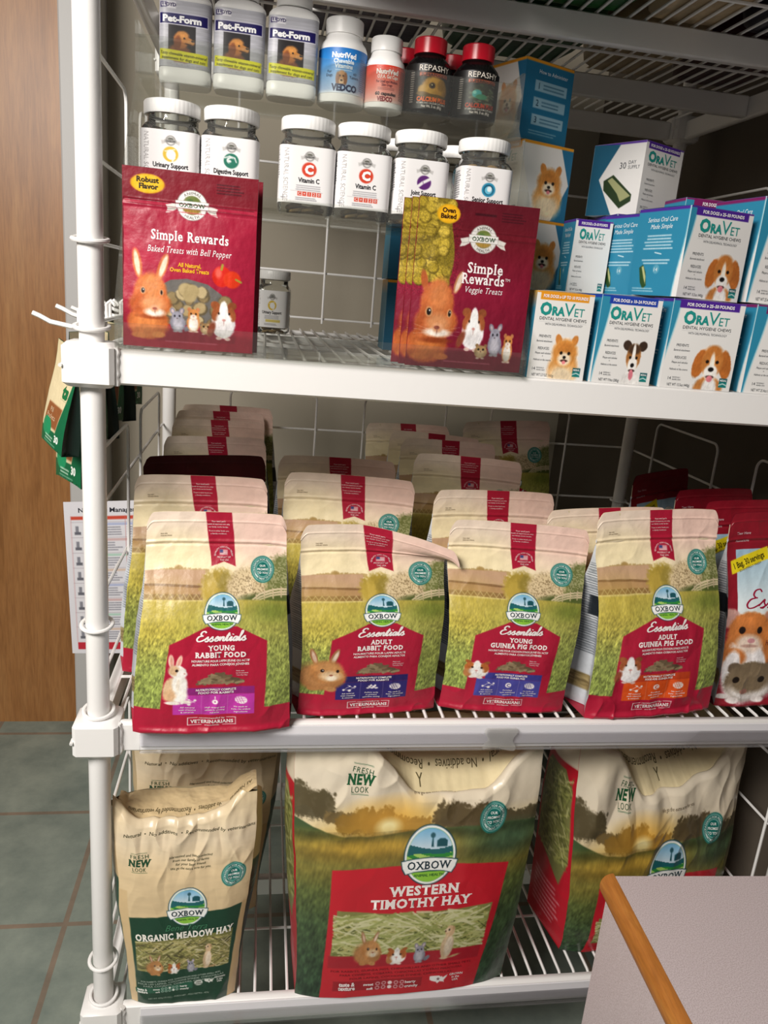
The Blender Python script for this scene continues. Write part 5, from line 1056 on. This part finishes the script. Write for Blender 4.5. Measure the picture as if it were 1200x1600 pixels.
stackbox('orange trimmed chew box on top of the stack behind the riser', .8315, ht, hd); stackbox('orange trimmed chew box in the middle of the stack behind the riser', .7210, hd, et, .578, .252, .36); stackbox('orange trimmed chew box low in the stack behind the riser', .6107, hd, et, .583, .252, .34); stackbox('orange trimmed chew box at the foot of the stack behind the riser', .5002, hd, et, .583, .252, .34)
def darkface():
    c = Art(0, 0, 90, 80, 70, 70, 'd2cfcb'); c.poly([(0, 0), (26, 0), (52, 40), (26, 81), (0, 81)], '1f5a76'); c.rect(0, 0, 90, 3, ora); c.text('30', 68, 44, 10, '5a5e64'); c.poly([(40, 56), (56, 50), (84, 74), (70, 80)], '26381f'); return c
dk = darkface()
carton(bx, 'teal chew box behind the right pouches, upper of two', 'teal chew boxes behind the right pouches', (.392, .30, .6125), -.03, .09, .07, .084, dk, None, band=ora, bulge=.0008); carton(bx, 'teal chew box behind the right pouches, lower of two', 'teal chew boxes behind the right pouches', (.394, .30, .5002), -.03, .09, .07, .1110, dk, None, band=ora, bulge=.0008)

# ------------------------------------------------------------------ gusset bags of pellets
def smooth(a, b, x): t = np.clip((x-a)/(b-a), 0, 1); return t*t*(3-2*t)
GA = gusset_art(330, 2)
def pellet_bag(name, label, group, loc, rz, art, wb, wt, H, T, lean=0., seed=1, curl=0., back='d8c8a8', base='a81834', wr_=.0022, roll=0., belly=.62):
    e = empty(name, loc, rz, label, 'bag', group); e.rotation_euler = (0, roll, rz)
    ny, nx = art.ny, art.nx; u = np.linspace(-1, 1, nx)[None, :]; v = np.linspace(1, 0, ny)[:, None]
    def thick(v): return T/2*(.86+.14*np.sin(np.clip(v/belly, 0, 1)*math.pi))*(1-smooth(belly-.12, .875, v))+.0008
    def width(v): return (wb+(wt-wb)*smooth(.1, .95, v))*(1-.02*np.sin(np.clip(v/.8, 0, 1)*math.pi))
    def mid(v): return lean*v*H+.0*v
    cr = 1-.22*np.abs(u)**3
    nz = fbm(u*2.4+seed*3.1+0*v, v*3.6+0*u, seed % 40, 4)-.5; ridge = 1-np.abs(2*fbm(u*1.6+v*1.5+seed, v*2.6-u*.8, (seed+9) % 40, 3)-1)
    wob = wr_*1.6*nz+wr_*1.4*(ridge-.75)*(1+.8*smooth(.6, .8, v)*(1-smooth(.86, .9, v)))
    cre = .75*(1-np.abs(2*vnoise(u*2.2+v*5+seed*1.7, v*7-u*2.5, (seed+5) % 40)-1))**2*smooth(.55, .72, v)*(1-smooth(.93, .99, v))+.6*(1-np.abs(2*vnoise(u*4-v*4+seed, v*6+u*1.5, (seed+8) % 40)-1))**3*(1-smooth(.1, .3, v))
    wob = wob-wr_*1.35*cre
    yf = -thick(v)*cr+mid(v)+wob*(.35+.65*np.clip(thick(v)/T*2.4, 0, 1))
    yf = yf-.0016*np.exp(-((v-.868)/.006)**2)+.0012*np.exp(-((v-.853)/.005)**2)-.001*np.exp(-((v-.957)/.003)**2)
    z = v*H*(1-.012*np.abs(u)**4)+0*u; x = u*width(v)/2+.0012*(fbm(v*5+0*u, u*2+0*v+seed, 4)-.5)*3
    # rounded corners of the top seal
    cz = .016*np.clip((np.abs(u)-.9)/.1, 0, 1)**2*smooth(.9, 1., v); z = z-cz
    # rounded foot with a sealed lip
    yf = yf-.004*np.exp(-((v-.012)/.014)**2)*(1-np.abs(u)**6)
    if curl:
        c_ = np.clip((u+.25)/1.25, 0, 1)**1.3*smooth(.80, .97, v); x = x+curl*.45*c_**1.5; yf = yf-curl*.9*c_; z = z-curl*.85*c_*(1+.2*c_)
    pos = np.stack([x, yf, z], -1)
    s = Sheets(); s.add(art, pos)
    b = pos[::3, ::3].copy(); tb = (thick(v)*cr)[::3, ::3]; mb_ = (mid(v)+0*u)[::3, ::3]; b[..., 1] = 2*mb_-b[..., 1]
    b[..., 0] *= 1+.12*np.clip(tb/(T/2), 0, 1)
    if curl: b[..., 1] = pos[::3, ::3][..., 1]+2*tb
    b[0] = pos[0, ::3][:b.shape[1]]+np.array([0, .0016, 0]); s.grid(b, back, True)
    k = 8; f0 = pos[-1, ::3]; b0 = b[-1]
    bt = np.stack([f0*(1-t)+b0*t+np.array([0, 0, .0]) for t in np.linspace(0, 1, k)], 0); s.grid(bt, base, False)
    s.build('bag_body', M['print_bag'], e)
    for sg in (-1, 1):
        rows = pos[::3][:, 0 if sg < 0 else -1]; rb = b[:, 0] if sg < 0 else b[:, -1]; m = min(len(rows), len(rb)); rows = rows[:m]; rb = rb[:m]
        tt = np.linspace(0, 1, GA.nx); gd = np.abs(rb[:, 1]-rows[:, 1])
        pz = np.stack([rows[:, None, k]*(1-tt)+rb[:, None, k]*tt for k in range(3)], -1); pz[..., 0] += -sg*(np.minimum(gd, .1)[:, None]*.30)*(1-np.abs(2*tt-1))
        # resample rows to the art's own height
        idx = np.linspace(0, m-1, GA.ny); i0 = np.floor(idx).astype(int); i1 = np.minimum(i0+1, m-1); fr = (idx-i0)[:, None, None]; pz = pz[i0]*(1-fr)+pz[i1]*fr
        if sg < 0: pz = pz[:, ::-1]
        g = Sheets(); g.add(GA, pz); o = g.build('side_gusset', M['silver_gusset'], e); o['label'] = 'silver side fold with fine print'
    return e
M['silver_gusset'] = printed('printed_silver_film', .32, .5, .3, 90.)
arts = {k: essentials(k) for k in ('young_rabbit', 'adult_rabbit', 'young_guinea', 'adult_guinea')}
GF = 'farm picture food bags in the front row'
A1 = pellet_bag('pet_food_bag', 'farm picture bag with magenta panel and upright white rabbit, beside left post', GF, (.153, .000, -.0005), .05, arts['young_rabbit'], .208, .180, .294, .088, .055, 3)
A1.location.z = .0006
B1 = pellet_bag('pet_food_bag', 'farm picture bag with dark blue panel and brown rabbit, top corner curled', GF, (.369, .050, .0006), .09, arts['adult_rabbit'], .204, .212, .275, .095, .0, 7, .031)
C1 = pellet_bag('pet_food_bag', 'farm picture bag with violet panel and guinea pig face', GF, (.577, .052, .0036), -.035, arts['young_guinea'], .192, .212, .280, .100, .02, 12, roll=.03)
D1 = pellet_bag('pet_food_bag', 'farm picture bag with orange panel and white guinea pig, right of the violet one', GF, (.803, .030, .0065), .03, arts['adult_guinea'], .206, .192, .313, .092, .02, 17, roll=-.06, wr_=.003)
E1 = pellet_bag('pet_food_bag', 'glossy red bag with hamster picture at the right edge', 'red hamster bags', (1.012, .055, .0052), .0, hamster_bag(), .153, .151, .312, .07, .03, 21, back='6a1020', base='7a1222', roll=-.06)
GR = 'farm picture food bags in the rows behind'
def rear(src, loc, rz, label, sx=1., sy=1., sz=1., group=GR):
    c = copy_tree(src, loc, rz, label, group); c.scale = (sx, sy, sz); return c
rear(A1, (.120, .163, .0006), .05, 'farm picture bag directly behind the magenta panel bag, flat seal showing', 1.08, .8, 1.03)
rear(A1, (.122, .480, .0006), .12, 'shaded bag top behind the dark red bag, frontmost of four', 1.05, .6, 1.03)
rear(A1, (.117, .655, .0006), .08, 'shaded bag top, second in the row behind the dark red bag', 1.05, .6, 1.035)
rear(A1, (.117, .720, .0006), .05, 'shaded bag top, third in the row behind the dark red bag', 1.05, .40, 1.065)
rear(A1, (.130, .750, .0006), .02, 'shaded bag top farthest back in the left row', 1.10, .3, 1.095)
rear(C1, (.342, .222, .0036), .0, 'farm picture bag behind the curled brown rabbit bag', 1.0, .7, 1.07)
rear(C1, (.334, .355, .0036), .09, 'farm picture bag second behind the curled brown rabbit bag', 1.0, .6, 1.07)
rear(C1, (.570, .165, .0036), .16, 'farm picture bag directly behind the violet panel bag', 1.0, .6, 1.07)
rear(C1, (.591, .425, .0036), -.05, 'farm picture bag second behind the violet panel bag', 1.0, .7, 1.07)
rear(C1, (.590, .585, .0036), .10, 'shaded farm picture bag third behind the violet panel bag', 1.0, .55, 1.07)
rear(C1, (.575, .660, .0036), -.10, 'shaded farm picture bag fourth behind the violet panel bag', .95, .45, 1.07)
rear(D1, (.550, .735, .0068), -.30, 'shaded tilted bag farthest back behind the violet panel bag', 1.0, .35, .965)
rear(D1, (.790, .745, .0068), .06, 'dark bag standing alone at the back right of the middle shelf', 1.12, .6, 1.03)
rear(D1, (.772, .135, .0068), .03, 'farm picture bag behind the orange panel bag', 1.06, .72, .91)
GE = 'red hamster bags'
rear(E1, (1.020, .142, .0052), .0, 'red hamster bag directly behind the front hamster bag', 1., .9, .985, GE)
rear(E1, (1.018, .235, .0052), .03, 'dark red bag second behind the front hamster bag', 1., .8, .97, GE)
rear(E1, (.985, .370, .0052), .40, 'dark red bag turned askew in the shadow behind the hamster bags', 1.05, .8, .97, GE)
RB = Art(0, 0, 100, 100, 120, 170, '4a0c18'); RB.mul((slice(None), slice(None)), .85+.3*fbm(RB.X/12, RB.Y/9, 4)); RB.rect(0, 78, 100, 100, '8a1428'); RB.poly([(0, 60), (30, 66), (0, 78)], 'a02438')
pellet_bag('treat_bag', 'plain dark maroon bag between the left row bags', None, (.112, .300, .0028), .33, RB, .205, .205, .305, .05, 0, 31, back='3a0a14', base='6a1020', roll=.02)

# ------------------------------------------------------------------ hay bags on the bottom shelf
def hay_bag(label, group, loc, rz, kind, wb, wt, H, T, lip, back_h, seed, wr_=.005, zp=1.0):
    e = empty('hay_bag', loc, rz, label, 'bag', group); art = HAY[kind]
    ny, nx = art.ny, art.nx; un = np.linspace(0, 1, nx)[None, :]; u = 2*un-1; v = np.linspace(1, 0, ny)[:, None]
    zt = np.interp(un, [p[0] for p in lip], [p[1] for p in lip])+0*v
    ker = np.ones(15)/15; zt = np.stack([np.convolve(np.pad(zt[0], 7, 'edge'), ker, 'valid')]*ny, 0)
    za = H*v**zp+0*u; ex = np.maximum(za-zt, 0)
    wd = wb+(wt-wb)*smooth(.0, 1., v)
    prof = (.88+.12*np.sin(np.clip(v/.7, 0, 1)*math.pi))*(1-.35*smooth(.6, 1.05, v))
    yf = -T/2*prof*(1-.25*np.abs(u)**4)
    nz = fbm(u*2.2+seed*2.7+0*v, v*3.+0*u, seed, 4)-.5; rd = 1-np.abs(2*fbm(u*1.8+v*1.1+seed*1.3, v*2.3-u*1.2, seed+3, 3)-1)
    top = .4+1.3*smooth(.55, .9, v)
    cr2 = (1-np.abs(2*vnoise(u*3+v*4+seed*1.7, v*8-u*3.5, (seed+5) % 40)-1))**2*smooth(.5, .8, v)+.5*(1-np.abs(2*vnoise(u*2.5-v*3+seed, v*5+u*2, (seed+9) % 40)-1))**2*np.abs(u)
    yf = yf+wr_*(top*(1.2*nz+1.3*(rd-.75))-.9*cr2)*(1-.7*np.abs(u)**6)
    z = np.minimum(za, zt)+np.where(ex > 0, .010*np.sin(np.clip(ex/.02, 0, 1)*math.pi)-.10*ex, 0); yf = yf+ex*.92
    x = u*wd/2+.004*(fbm(v*4+0*u, 0*v+seed+u, 6)-.5)*(np.abs(u)**2)*2
    pos = np.stack([x, yf, z], -1); s = Sheets(); s.add(art, pos, .0006)
    # back sheet and base
    nb = 60; ub = np.linspace(-1, 1, nb)[None, :]; vb = np.linspace(1, 0, 40)[:, None]
    wdb = wb+(wt-wb)*smooth(0, 1, vb); bk = np.stack([ub*wdb/2, T/2*(1-.4*np.abs(ub)**4)*(1-.35*smooth(.6, 1.05, vb))+0*ub, vb*back_h+0*ub], -1); s.grid(bk, 'cdbb94', True)
    fi = np.linspace(0, nx-1, nb).astype(int); s.grid(np.stack([pos[-1, fi]*(1-t)+bk[-1]*t for t in np.linspace(0, 1, 5)], 0), '8a1a28' if kind == 'timothy' else '173f2c')
    s.build('bag_body', M['print_soft'], e)
    # folded-over mouth
    fa = FLAP[kind]; uu = np.linspace(-.985, .985, fa.nx)[None, :]; tt = np.linspace(0, 1, fa.ny)[:, None]   # row 0 = rear
    zl = np.interp((uu+1)/2, [p[0] for p in lip], [p[1] for p in lip]); zl = np.convolve(np.pad(zl[0], 5, 'edge'), np.ones(11)/11, 'valid')[None, :]
    j = np.clip(((uu+1)/2*(nx-1)).astype(int), 0, nx-1); row = np.argmin(np.abs((H*v[:, 0]**zp)[:, None]-zl), axis=0); yl = pos[row, j[0], 1][None, :]
    yb = T/2*.62*(1-.4*np.abs(uu)**4); yy = yb*(1-tt)+(yl+.004)*tt; hb = np.maximum(back_h, zl-.01)
    zz = hb*(1-tt)**1.1+(zl-.003)*(1-(1-tt)**1.1)+.006*(fbm(uu*4+seed+0*tt, tt*3+0*uu, 5)-.5)
    ww = (wt*.985)/2*uu+0*tt
    fpos = np.stack([ww, yy, zz], -1); g = Sheets(); g.add(fa, fpos, .0006); o = g.build('folded_top', M['print_soft'], e); o['label'] = 'cream folded mouth with upside-down lettering'
    sa = SIDE[kind]
    for sg in (-1, 1):
        edge = pos[:, 0 if sg < 0 else -1]; hmax = zl[0, 0 if sg < 0 else -1]; vv = np.linspace(1, 0, sa.ny)
        ri = np.clip(np.searchsorted(edge[::-1, 2], vv*hmax), 0, ny-1); F = edge[::-1][ri]; F[:, 2] = vv*hmax
        wv = wb+(wt-wb)*smooth(0, 1, vv*hmax/H); Bk = np.stack([sg*wv/2, T/2*.6*(1-.35*smooth(.6, 1.05, vv)), vv*np.minimum(hmax, back_h)], -1)
        t2 = np.linspace(0, 1, sa.nx); P = F[:, None]*(1-t2)[None, :, None]+Bk[:, None]*t2[None, :, None]; P[..., 0] += sg*.012*np.sin(t2*math.pi)[None]*np.sin(np.clip(vv, 0, 1)*math.pi*.8)[:, None]
        if sg < 0: P = P[:, ::-1]
        g = Sheets(); g.add(sa, P); g.build('side_panel', M['print_soft'], e)
    return e
HAY = {k: hay_front(k) for k in ('timothy', 'meadow')}; FLAP = {k: flap_art(k) for k in ('timothy', 'meadow')}; SIDE = {k: hay_side(k) for k in ('timothy', 'meadow')}
SB = -.4870
tl = [(0, .432), (.28, .432), (.38, .392), (.46, .352), (.6, .35), (.78, .356), (.88, .395), (1., .432)]
hay_bag('large red hay bag with hay window and sunset field, centre of the bottom shelf', 'red hay bags on the bottom shelf', (.462, .052, SB), .035, 'timothy', .345, .385, .455, .17, tl, .432, 3)
hay_bag('large red hay bag behind the desk corner, window on its side showing', 'red hay bags on the bottom shelf', (.903, .132, SB), .17, 'timothy', .325, .345, .402, .18, [(0, .40), (.2, .375), (.3, .32), (.36, .285), (.6, .295), (.8, .33), (1, .40)], .40, 8, .008, 1.75)
ml = [(0, .345), (.08, .322), (.16, .308), (.6, .312), (.76, .322), (.9, .352), (1, .368)]
GM = 'tan meadow hay bags on the bottom shelf'
m1 = hay_bag('tan hay bag with dark green panel, front left of the bottom shelf', GM, (.118, .040, SB), .03, 'meadow', .158, .205, .355, .125, ml, .318, 12, .005)
hay_bag('tan hay bag tucked behind the front tan hay bag', GM, (.135, .215, SB), .02, 'meadow', .185, .235, .355, .13, [(0, .33), (.2, .318), (.8, .318), (1, .335)], .36, 17, .005)

# ------------------------------------------------------------------ treat packets hanging on the left side hooks
def packet(label, loc, rz, tilt, lean):
    e = empty('treat_packet', loc, rz, label, 'packet', 'green and tan treat packets hung on the left side'); e.rotation_euler = (lean, tilt, rz); e.scale = (.74, .8, .80) if loc[1] < .1 else (.85, .9, .98)
    c = Art(0, 0, 100, 170, 80, 136, '14603c'); c.poly([(0, 0), (100, 0), (100, 20), (84, 90), (70, 140), (0, 142)], 'd6c6a0'); c.poly([(20, 98), (80, 98), (70, 136), (10, 136)], '8a5430', 3); c.ell(30, 138, 20, 16, '1f8a5a'); c.text('ts', 74, 80, 20, '1a6a3c', bold=.06, shear=.1); c.line([(60, 84), (88, 84)], 1, '8a9a70')
    c.text('Pill', 40, 112, 8, 'd8b894'); c.text('Pockets', 42, 123, 8, 'd8b894'); c.text('30', 78, 154, 11, 'e4ece4', bold=.04); c.greek(28, 152, 34, 2, 5, 'c8dcc8', 2); c.greek(24, 162, 64, 2, 4, '9cc4a8', 3, .7)
    ny, nx = c.ny, c.nx; u = np.linspace(-1, 1, nx)[None, :]; v = np.linspace(1, 0, ny)[:, None]; T = .034
    th = T/2*(1-smooth(.1, .95, v))+.0008; y = -th*(1-.2*np.abs(u)**4)+.0015*(fbm(u*2+0*v+loc[1]*40, v*4+0*u, 7)-.5); pos = np.stack([u*.05+0*v, y, -.17+.17*v+.004*(1-np.abs(u)**4)*(v < .02)+0*u], -1)
    s = Sheets(); s.add(c, pos); s.build('front_panel', M['print_bag'], e)
    k = Art(0, 0, 100, 170, 60, 100, '101e18'); k.rect(10, 50, 90, 128, '2e4a44'); k.greek(14, 58, 72, 14, 5, 'b8c8c0', 4, .7); k.rect(0, 60, 100, 64, '5a6a64')
    b = pos[::2, ::2].copy(); b[..., 1] *= -1; bb = np.zeros((k.ny, k.nx, 3)); ii = np.linspace(0, b.shape[0]-1, k.ny).astype(int); jj = np.linspace(0, b.shape[1]-1, k.nx).astype(int); bb = b[ii][:, jj][:, ::-1]
    s = Sheets(); s.add(k, bb); bt = np.stack([pos[-1]*(1-t)+(pos[-1]*np.array([1, -1, 1]))*t for t in np.linspace(0, 1, 4)], 0); s.grid(bt, '0c1a14')
    for sg in (0, -1):
        ed = pos[:, sg]; o = np.stack([ed*np.array([1, 1-2*t, 1])-np.array([(1 if sg else -1)*.008*(1-abs(2*t-1)), 0, 0])*np.clip(-ed[:, 1:2]*100, 0, 1) for t in np.linspace(0, 1, 5)], 1); s.grid(o if sg else o[:, ::-1], '14241e')
    s.build('back_panel', M['print_bag'], e)
    return e
PK = [(-.040, .062, .492, -1.0, .16, -.06), (-.048, .140, .462, -.95, .02, -.02), (-.055, .225, .500, 1.25, .0, .02), (-.055, .310, .498, -1.0, .03, .03), (-.055, .395, .502, 1.2, .02, .06), (-.055, .480, .498, -1.0, .03, .03), (-.055, .565, .505, 1.2, .0, .02)]
PL = ['green and tan treat packet swung out farthest left of the post', 'green and tan treat packet half hidden by the left post', 'dark backed treat packet just right of the left post', 'green and tan treat packet, middle of those right of the post', 'dark treat packet with creased bottom corner, behind the middle one', 'green treat packet hanging fourth behind the left post', 'dark treat packet hanging farthest back on the left side']
for q, l in zip(PK, PL): packet(l, q[:3], q[3], q[4], q[5])
# the hooks: one bar that clips on the side panel, prongs pointing left
for i, (y, z, L, lab) in enumerate(((.030, .528, .066, 'white peg hook sticking out left of the front post, nearest one'), (.100, .535, .056, 'white peg hook just behind the nearest peg hook'), (.20, .530, .06, 'white peg hook third along the side panel'), (.31, .530, .06, 'white peg hook fourth along the side panel'), (.42, .530, .06, 'white peg hook farthest back on the side panel'))):
    mb = MB(); mb.tube([(-.018, y, z-.010), (-.030, y, z-.010), (-L+.012, y, z-.006), (-L, y, z), (-L-.008, y, z+.003)], .0030, 9)
    mb.tube([(-.018, y-.018, z-.010), (-.018, y+.018, z-.010)], .0026, 8); mb.tube([(-.018, y+.012, z-.010), (-.018, y+.012, z+.012), (-.0125, y+.012, z+.017), (-.006, y+.012, z+.010)], .0026, 8); mb.tube([(-.018, y-.012, z-.010), (-.018, y-.012, z+.012), (-.0125, y-.012, z+.017), (-.006, y-.012, z+.010)], .0026, 8)
    o = mb.build('peg_hook', WP, None, True); tag(o, lab, 'hook', 'white peg hooks on the side panel')

# laminated chart hung at the back left corner
c = Art(0, 0, 210, 325, 150, 230, 'e8e6ec'); c.text('Nutrition Management Guide', 112, 22, 9, '2a2a34', bold=.02, w=170); c.rect(12, 30, 200, 37, 'd2503c'); c.rect(12, 300, 44, 316, 'c8283a'); c.rect(70, 300, 200, 316, 'c8283a')
c.text('Nutrition', 26, 22, 9, '2a2a34', bold=.02)if False else None
for k in range(8):
    y = 42+k*32; c.line([(12, y), (200, y)], 1, 'a89aa4'); c.rect(36, y+2, 200, y+7, ['b8c0e0', 'd8b8b8', 'b8d8c8', 'e0c8b8'][k % 4]); c.greek(40, y+11, 68, 4, 5, '6a6a78', k, .7); c.greek(118, y+11, 78, 4, 5, '6a6a78', k+9, .7); c.rect(20, y+8, 26, y+24, '8a8a94'); c.rect(18, y+20, 30, y+26, '6a6a74')
for x in (12, 36, 114, 200): c.line([(x, 30), (x, 298)], 1, 'c87a7a')
X, Y = np.meshgrid(np.linspace(0, 1, 150), np.linspace(0, 1, 230)); s = Sheets(); s.add(c, np.stack([.21*X, -.004*np.sin(X*3)+0*Y, .325*(1-Y)+.010*X*(1-Y)], -1)); b = np.stack([.21*X, -.004*np.sin(X*3)+0*Y+.0008, .325*(1-Y)+.010*X*(1-Y)], -1)[::8, ::8]; s.grid(b, 'e8e6ec', True)
ch = s.build('wall_chart', printed('laminated_chart', .2, .5)); ch.scale = (1.2, 1, 1.18); ch.location = (-.228, D+.036, -.318); ch.rotation_euler = (0, -.03, 0); tag(ch, 'white laminated chart with red lines hung behind the left post', 'chart')

# ------------------------------------------------------------------ speckled desk corner at lower right
def speckle():
    m, nt, b = new_mat('speckled_laminate'); N = nt.nodes; K = nt.links
    tc = N.new('ShaderNodeTexCoord'); n = N.new('ShaderNodeTexNoise'); n.inputs['Scale'].default_value = 800; n.inputs['Detail'].default_value = 1; K.new(tc.outputs['Object'], n.inputs['Vector'])
    r = N.new('ShaderNodeValToRGB'); e = r.color_ramp.elements; e[0].position = .36; e[0].color = L4('b0a2a2'); e[1].position = .64; e[1].color = L4('c9bdbf'); x = e.new(.5); x.color = L4('bfb1b3'); K.new(n.outputs['Fac'], r.inputs['Fac']); K.new(r.outputs['Color'], b.inputs['Base Color']); b.inputs['Roughness'].default_value = .45
    return m
SPK = speckle(); dz = -.05
desk = empty('desk', (.625, -.271, FZ), -.05, 'speckled grey laminate desk with rounded wood edge, bottom right corner', 'desk'); H_ = dz-FZ
mb = MB(); mb.box(.011, -.80, H_-.030, .75, 0, H_, .001); mb.build('top', SPK, desk)
mb = MB(); mb.box(.004, -.78, 0, .026, -.004, H_-.031, .001); mb.build('side_panel', SPK, desk)
mb = MB(); mb.box(.026, -.028, 0, .74, -.006, H_-.031, .001); mb.build('back_panel', SPK, desk)
mb = MB(); n = 14; ed = []
pr = [(.0115, H_-.031), (.0095, H_-.031)]+[(.0095-.0125*math.sin(a), H_-.0155-.0155*math.cos(a)*1.0) for a in np.linspace(.25, math.pi-.25, 12)]+[(.0095, H_+.0004), (.0115, H_+.0004)]
nn = len(pr); mb.add([(x, .003, z) for x, z in pr]+[(x, -.80, z) for x, z in pr], [tuple(range(nn)), tuple(range(2*nn-1, nn-1, -1))]+[(i, i+nn, (i+1) % nn+nn, (i+1) % nn) for i in range(nn)])
o = mb.build('edge_strip', wood_mat('oak_edge', '8a5420', 'a8692a', 'b9803c', (30, 3, 30), .35), desk, True); o['label'] = 'rounded honey-coloured wood edging'

# ------------------------------------------------------------------ goods on the top shelf, seen from below through the wires; heights raised to block light
def top_bag(name, label, loc, sx, sy, sz, cols, word=None):
    c = Art(0, 0, 100, 100, 60, 60, cols[0]); A = (slice(None), slice(None)); c.mul(A, .7+.6*fbm(c.X/14, c.Y/14, int(loc[0]*100)))
    if len(cols) > 1: c.ell(30, 40, 40, 30, cols[1], .4, .3, .8, .2)
    if word: c.text(word, 50, 58, 12, cols[-1], bold=.04, rot=math.pi)
    n = 40; q, X, Y = square_ring(.5, 5.); idx = np.linspace(0, len(q)-1, n+1).astype(int)[:-1]; prof = [(.80, 0), (.93, .03), (1., .15), (1., .8), (.9, .95), (.5, 1.), (.02, 1.02)]
    mb = MB(); v = [(X[i]*sx*a, Y[i]*sy*a, b*sz) for a, b in prof for i in idx]; mb.add(v, [tuple(range(n-1, -1, -1))]+[(j*n+k, j*n+(k+1) % n, (j+1)*n+(k+1) % n, (j+1)*n+k) for j in range(len(prof)-1) for k in range(n)])
    e = empty(name, loc, 0, label, 'bag', 'bags on the top shelf'); mb.build('bag_body', plain('film_'+cols[0], cols[0], .45), e, True)
    s = Sheets(); uu, vv = np.meshgrid(np.linspace(-.38, .38, 60), np.linspace(-.38, .38, 60)); s.add(c, np.stack([uu*sx, vv*sy, 0*uu-.0006], -1), flip=False); s.build('printed_base', M['print_bag'], e)
ZT = 1.0135
for a in (('pet_food_bag', 'green bag with pale lettering lying on the top shelf', (.595, .15, ZT), .25, .26, .28, ('145a24', '0e3a1a', '2f8a44'), 'ORGANIC'), ('pet_food_bag', 'dark purple bag at the left of the top shelf', (.33, .15, ZT), .24, .26, .30, ('2a1434', '3a1a44')),
          ('pet_food_bag', 'beige bag on the top shelf right of the green one', (.795, .15, ZT), .13, .26, .32, ('b09a78', 'a08a68')), ('pet_food_bag', 'dark navy bag near the right end of the top shelf', (.97, .15, ZT), .18, .26, .3, ('1c1a28', '3a1220')),
          ('pet_food_bag', 'dark purple bag behind another on the left half of the top shelf', (.34, .43, ZT), .24, .25, .34, ('24122c', '301638')), ('pet_food_bag', 'dark green bag at the back of the top shelf', (.60, .43, ZT), .25, .25, .34, ('0f4220', '16301c')), ('pet_food_bag', 'beige bag at the back of the top shelf', (.82, .43, ZT), .16, .25, .34, ('9a8666', '8a7656')),
          ('pet_food_bag', 'dark red bag at the back left of the top shelf', (.12, .43, ZT), .16, .25, .33, ('3a1418', '2a141a')), ('pet_food_bag', 'maroon bag at the back right of the top shelf', (.99, .43, ZT), .15, .25, .34, ('3a0e14', '2a141a'))): top_bag(*a)  # the dark red bag is added to keep lamp light off the back wall
bpy.data.objects.remove(_fo)
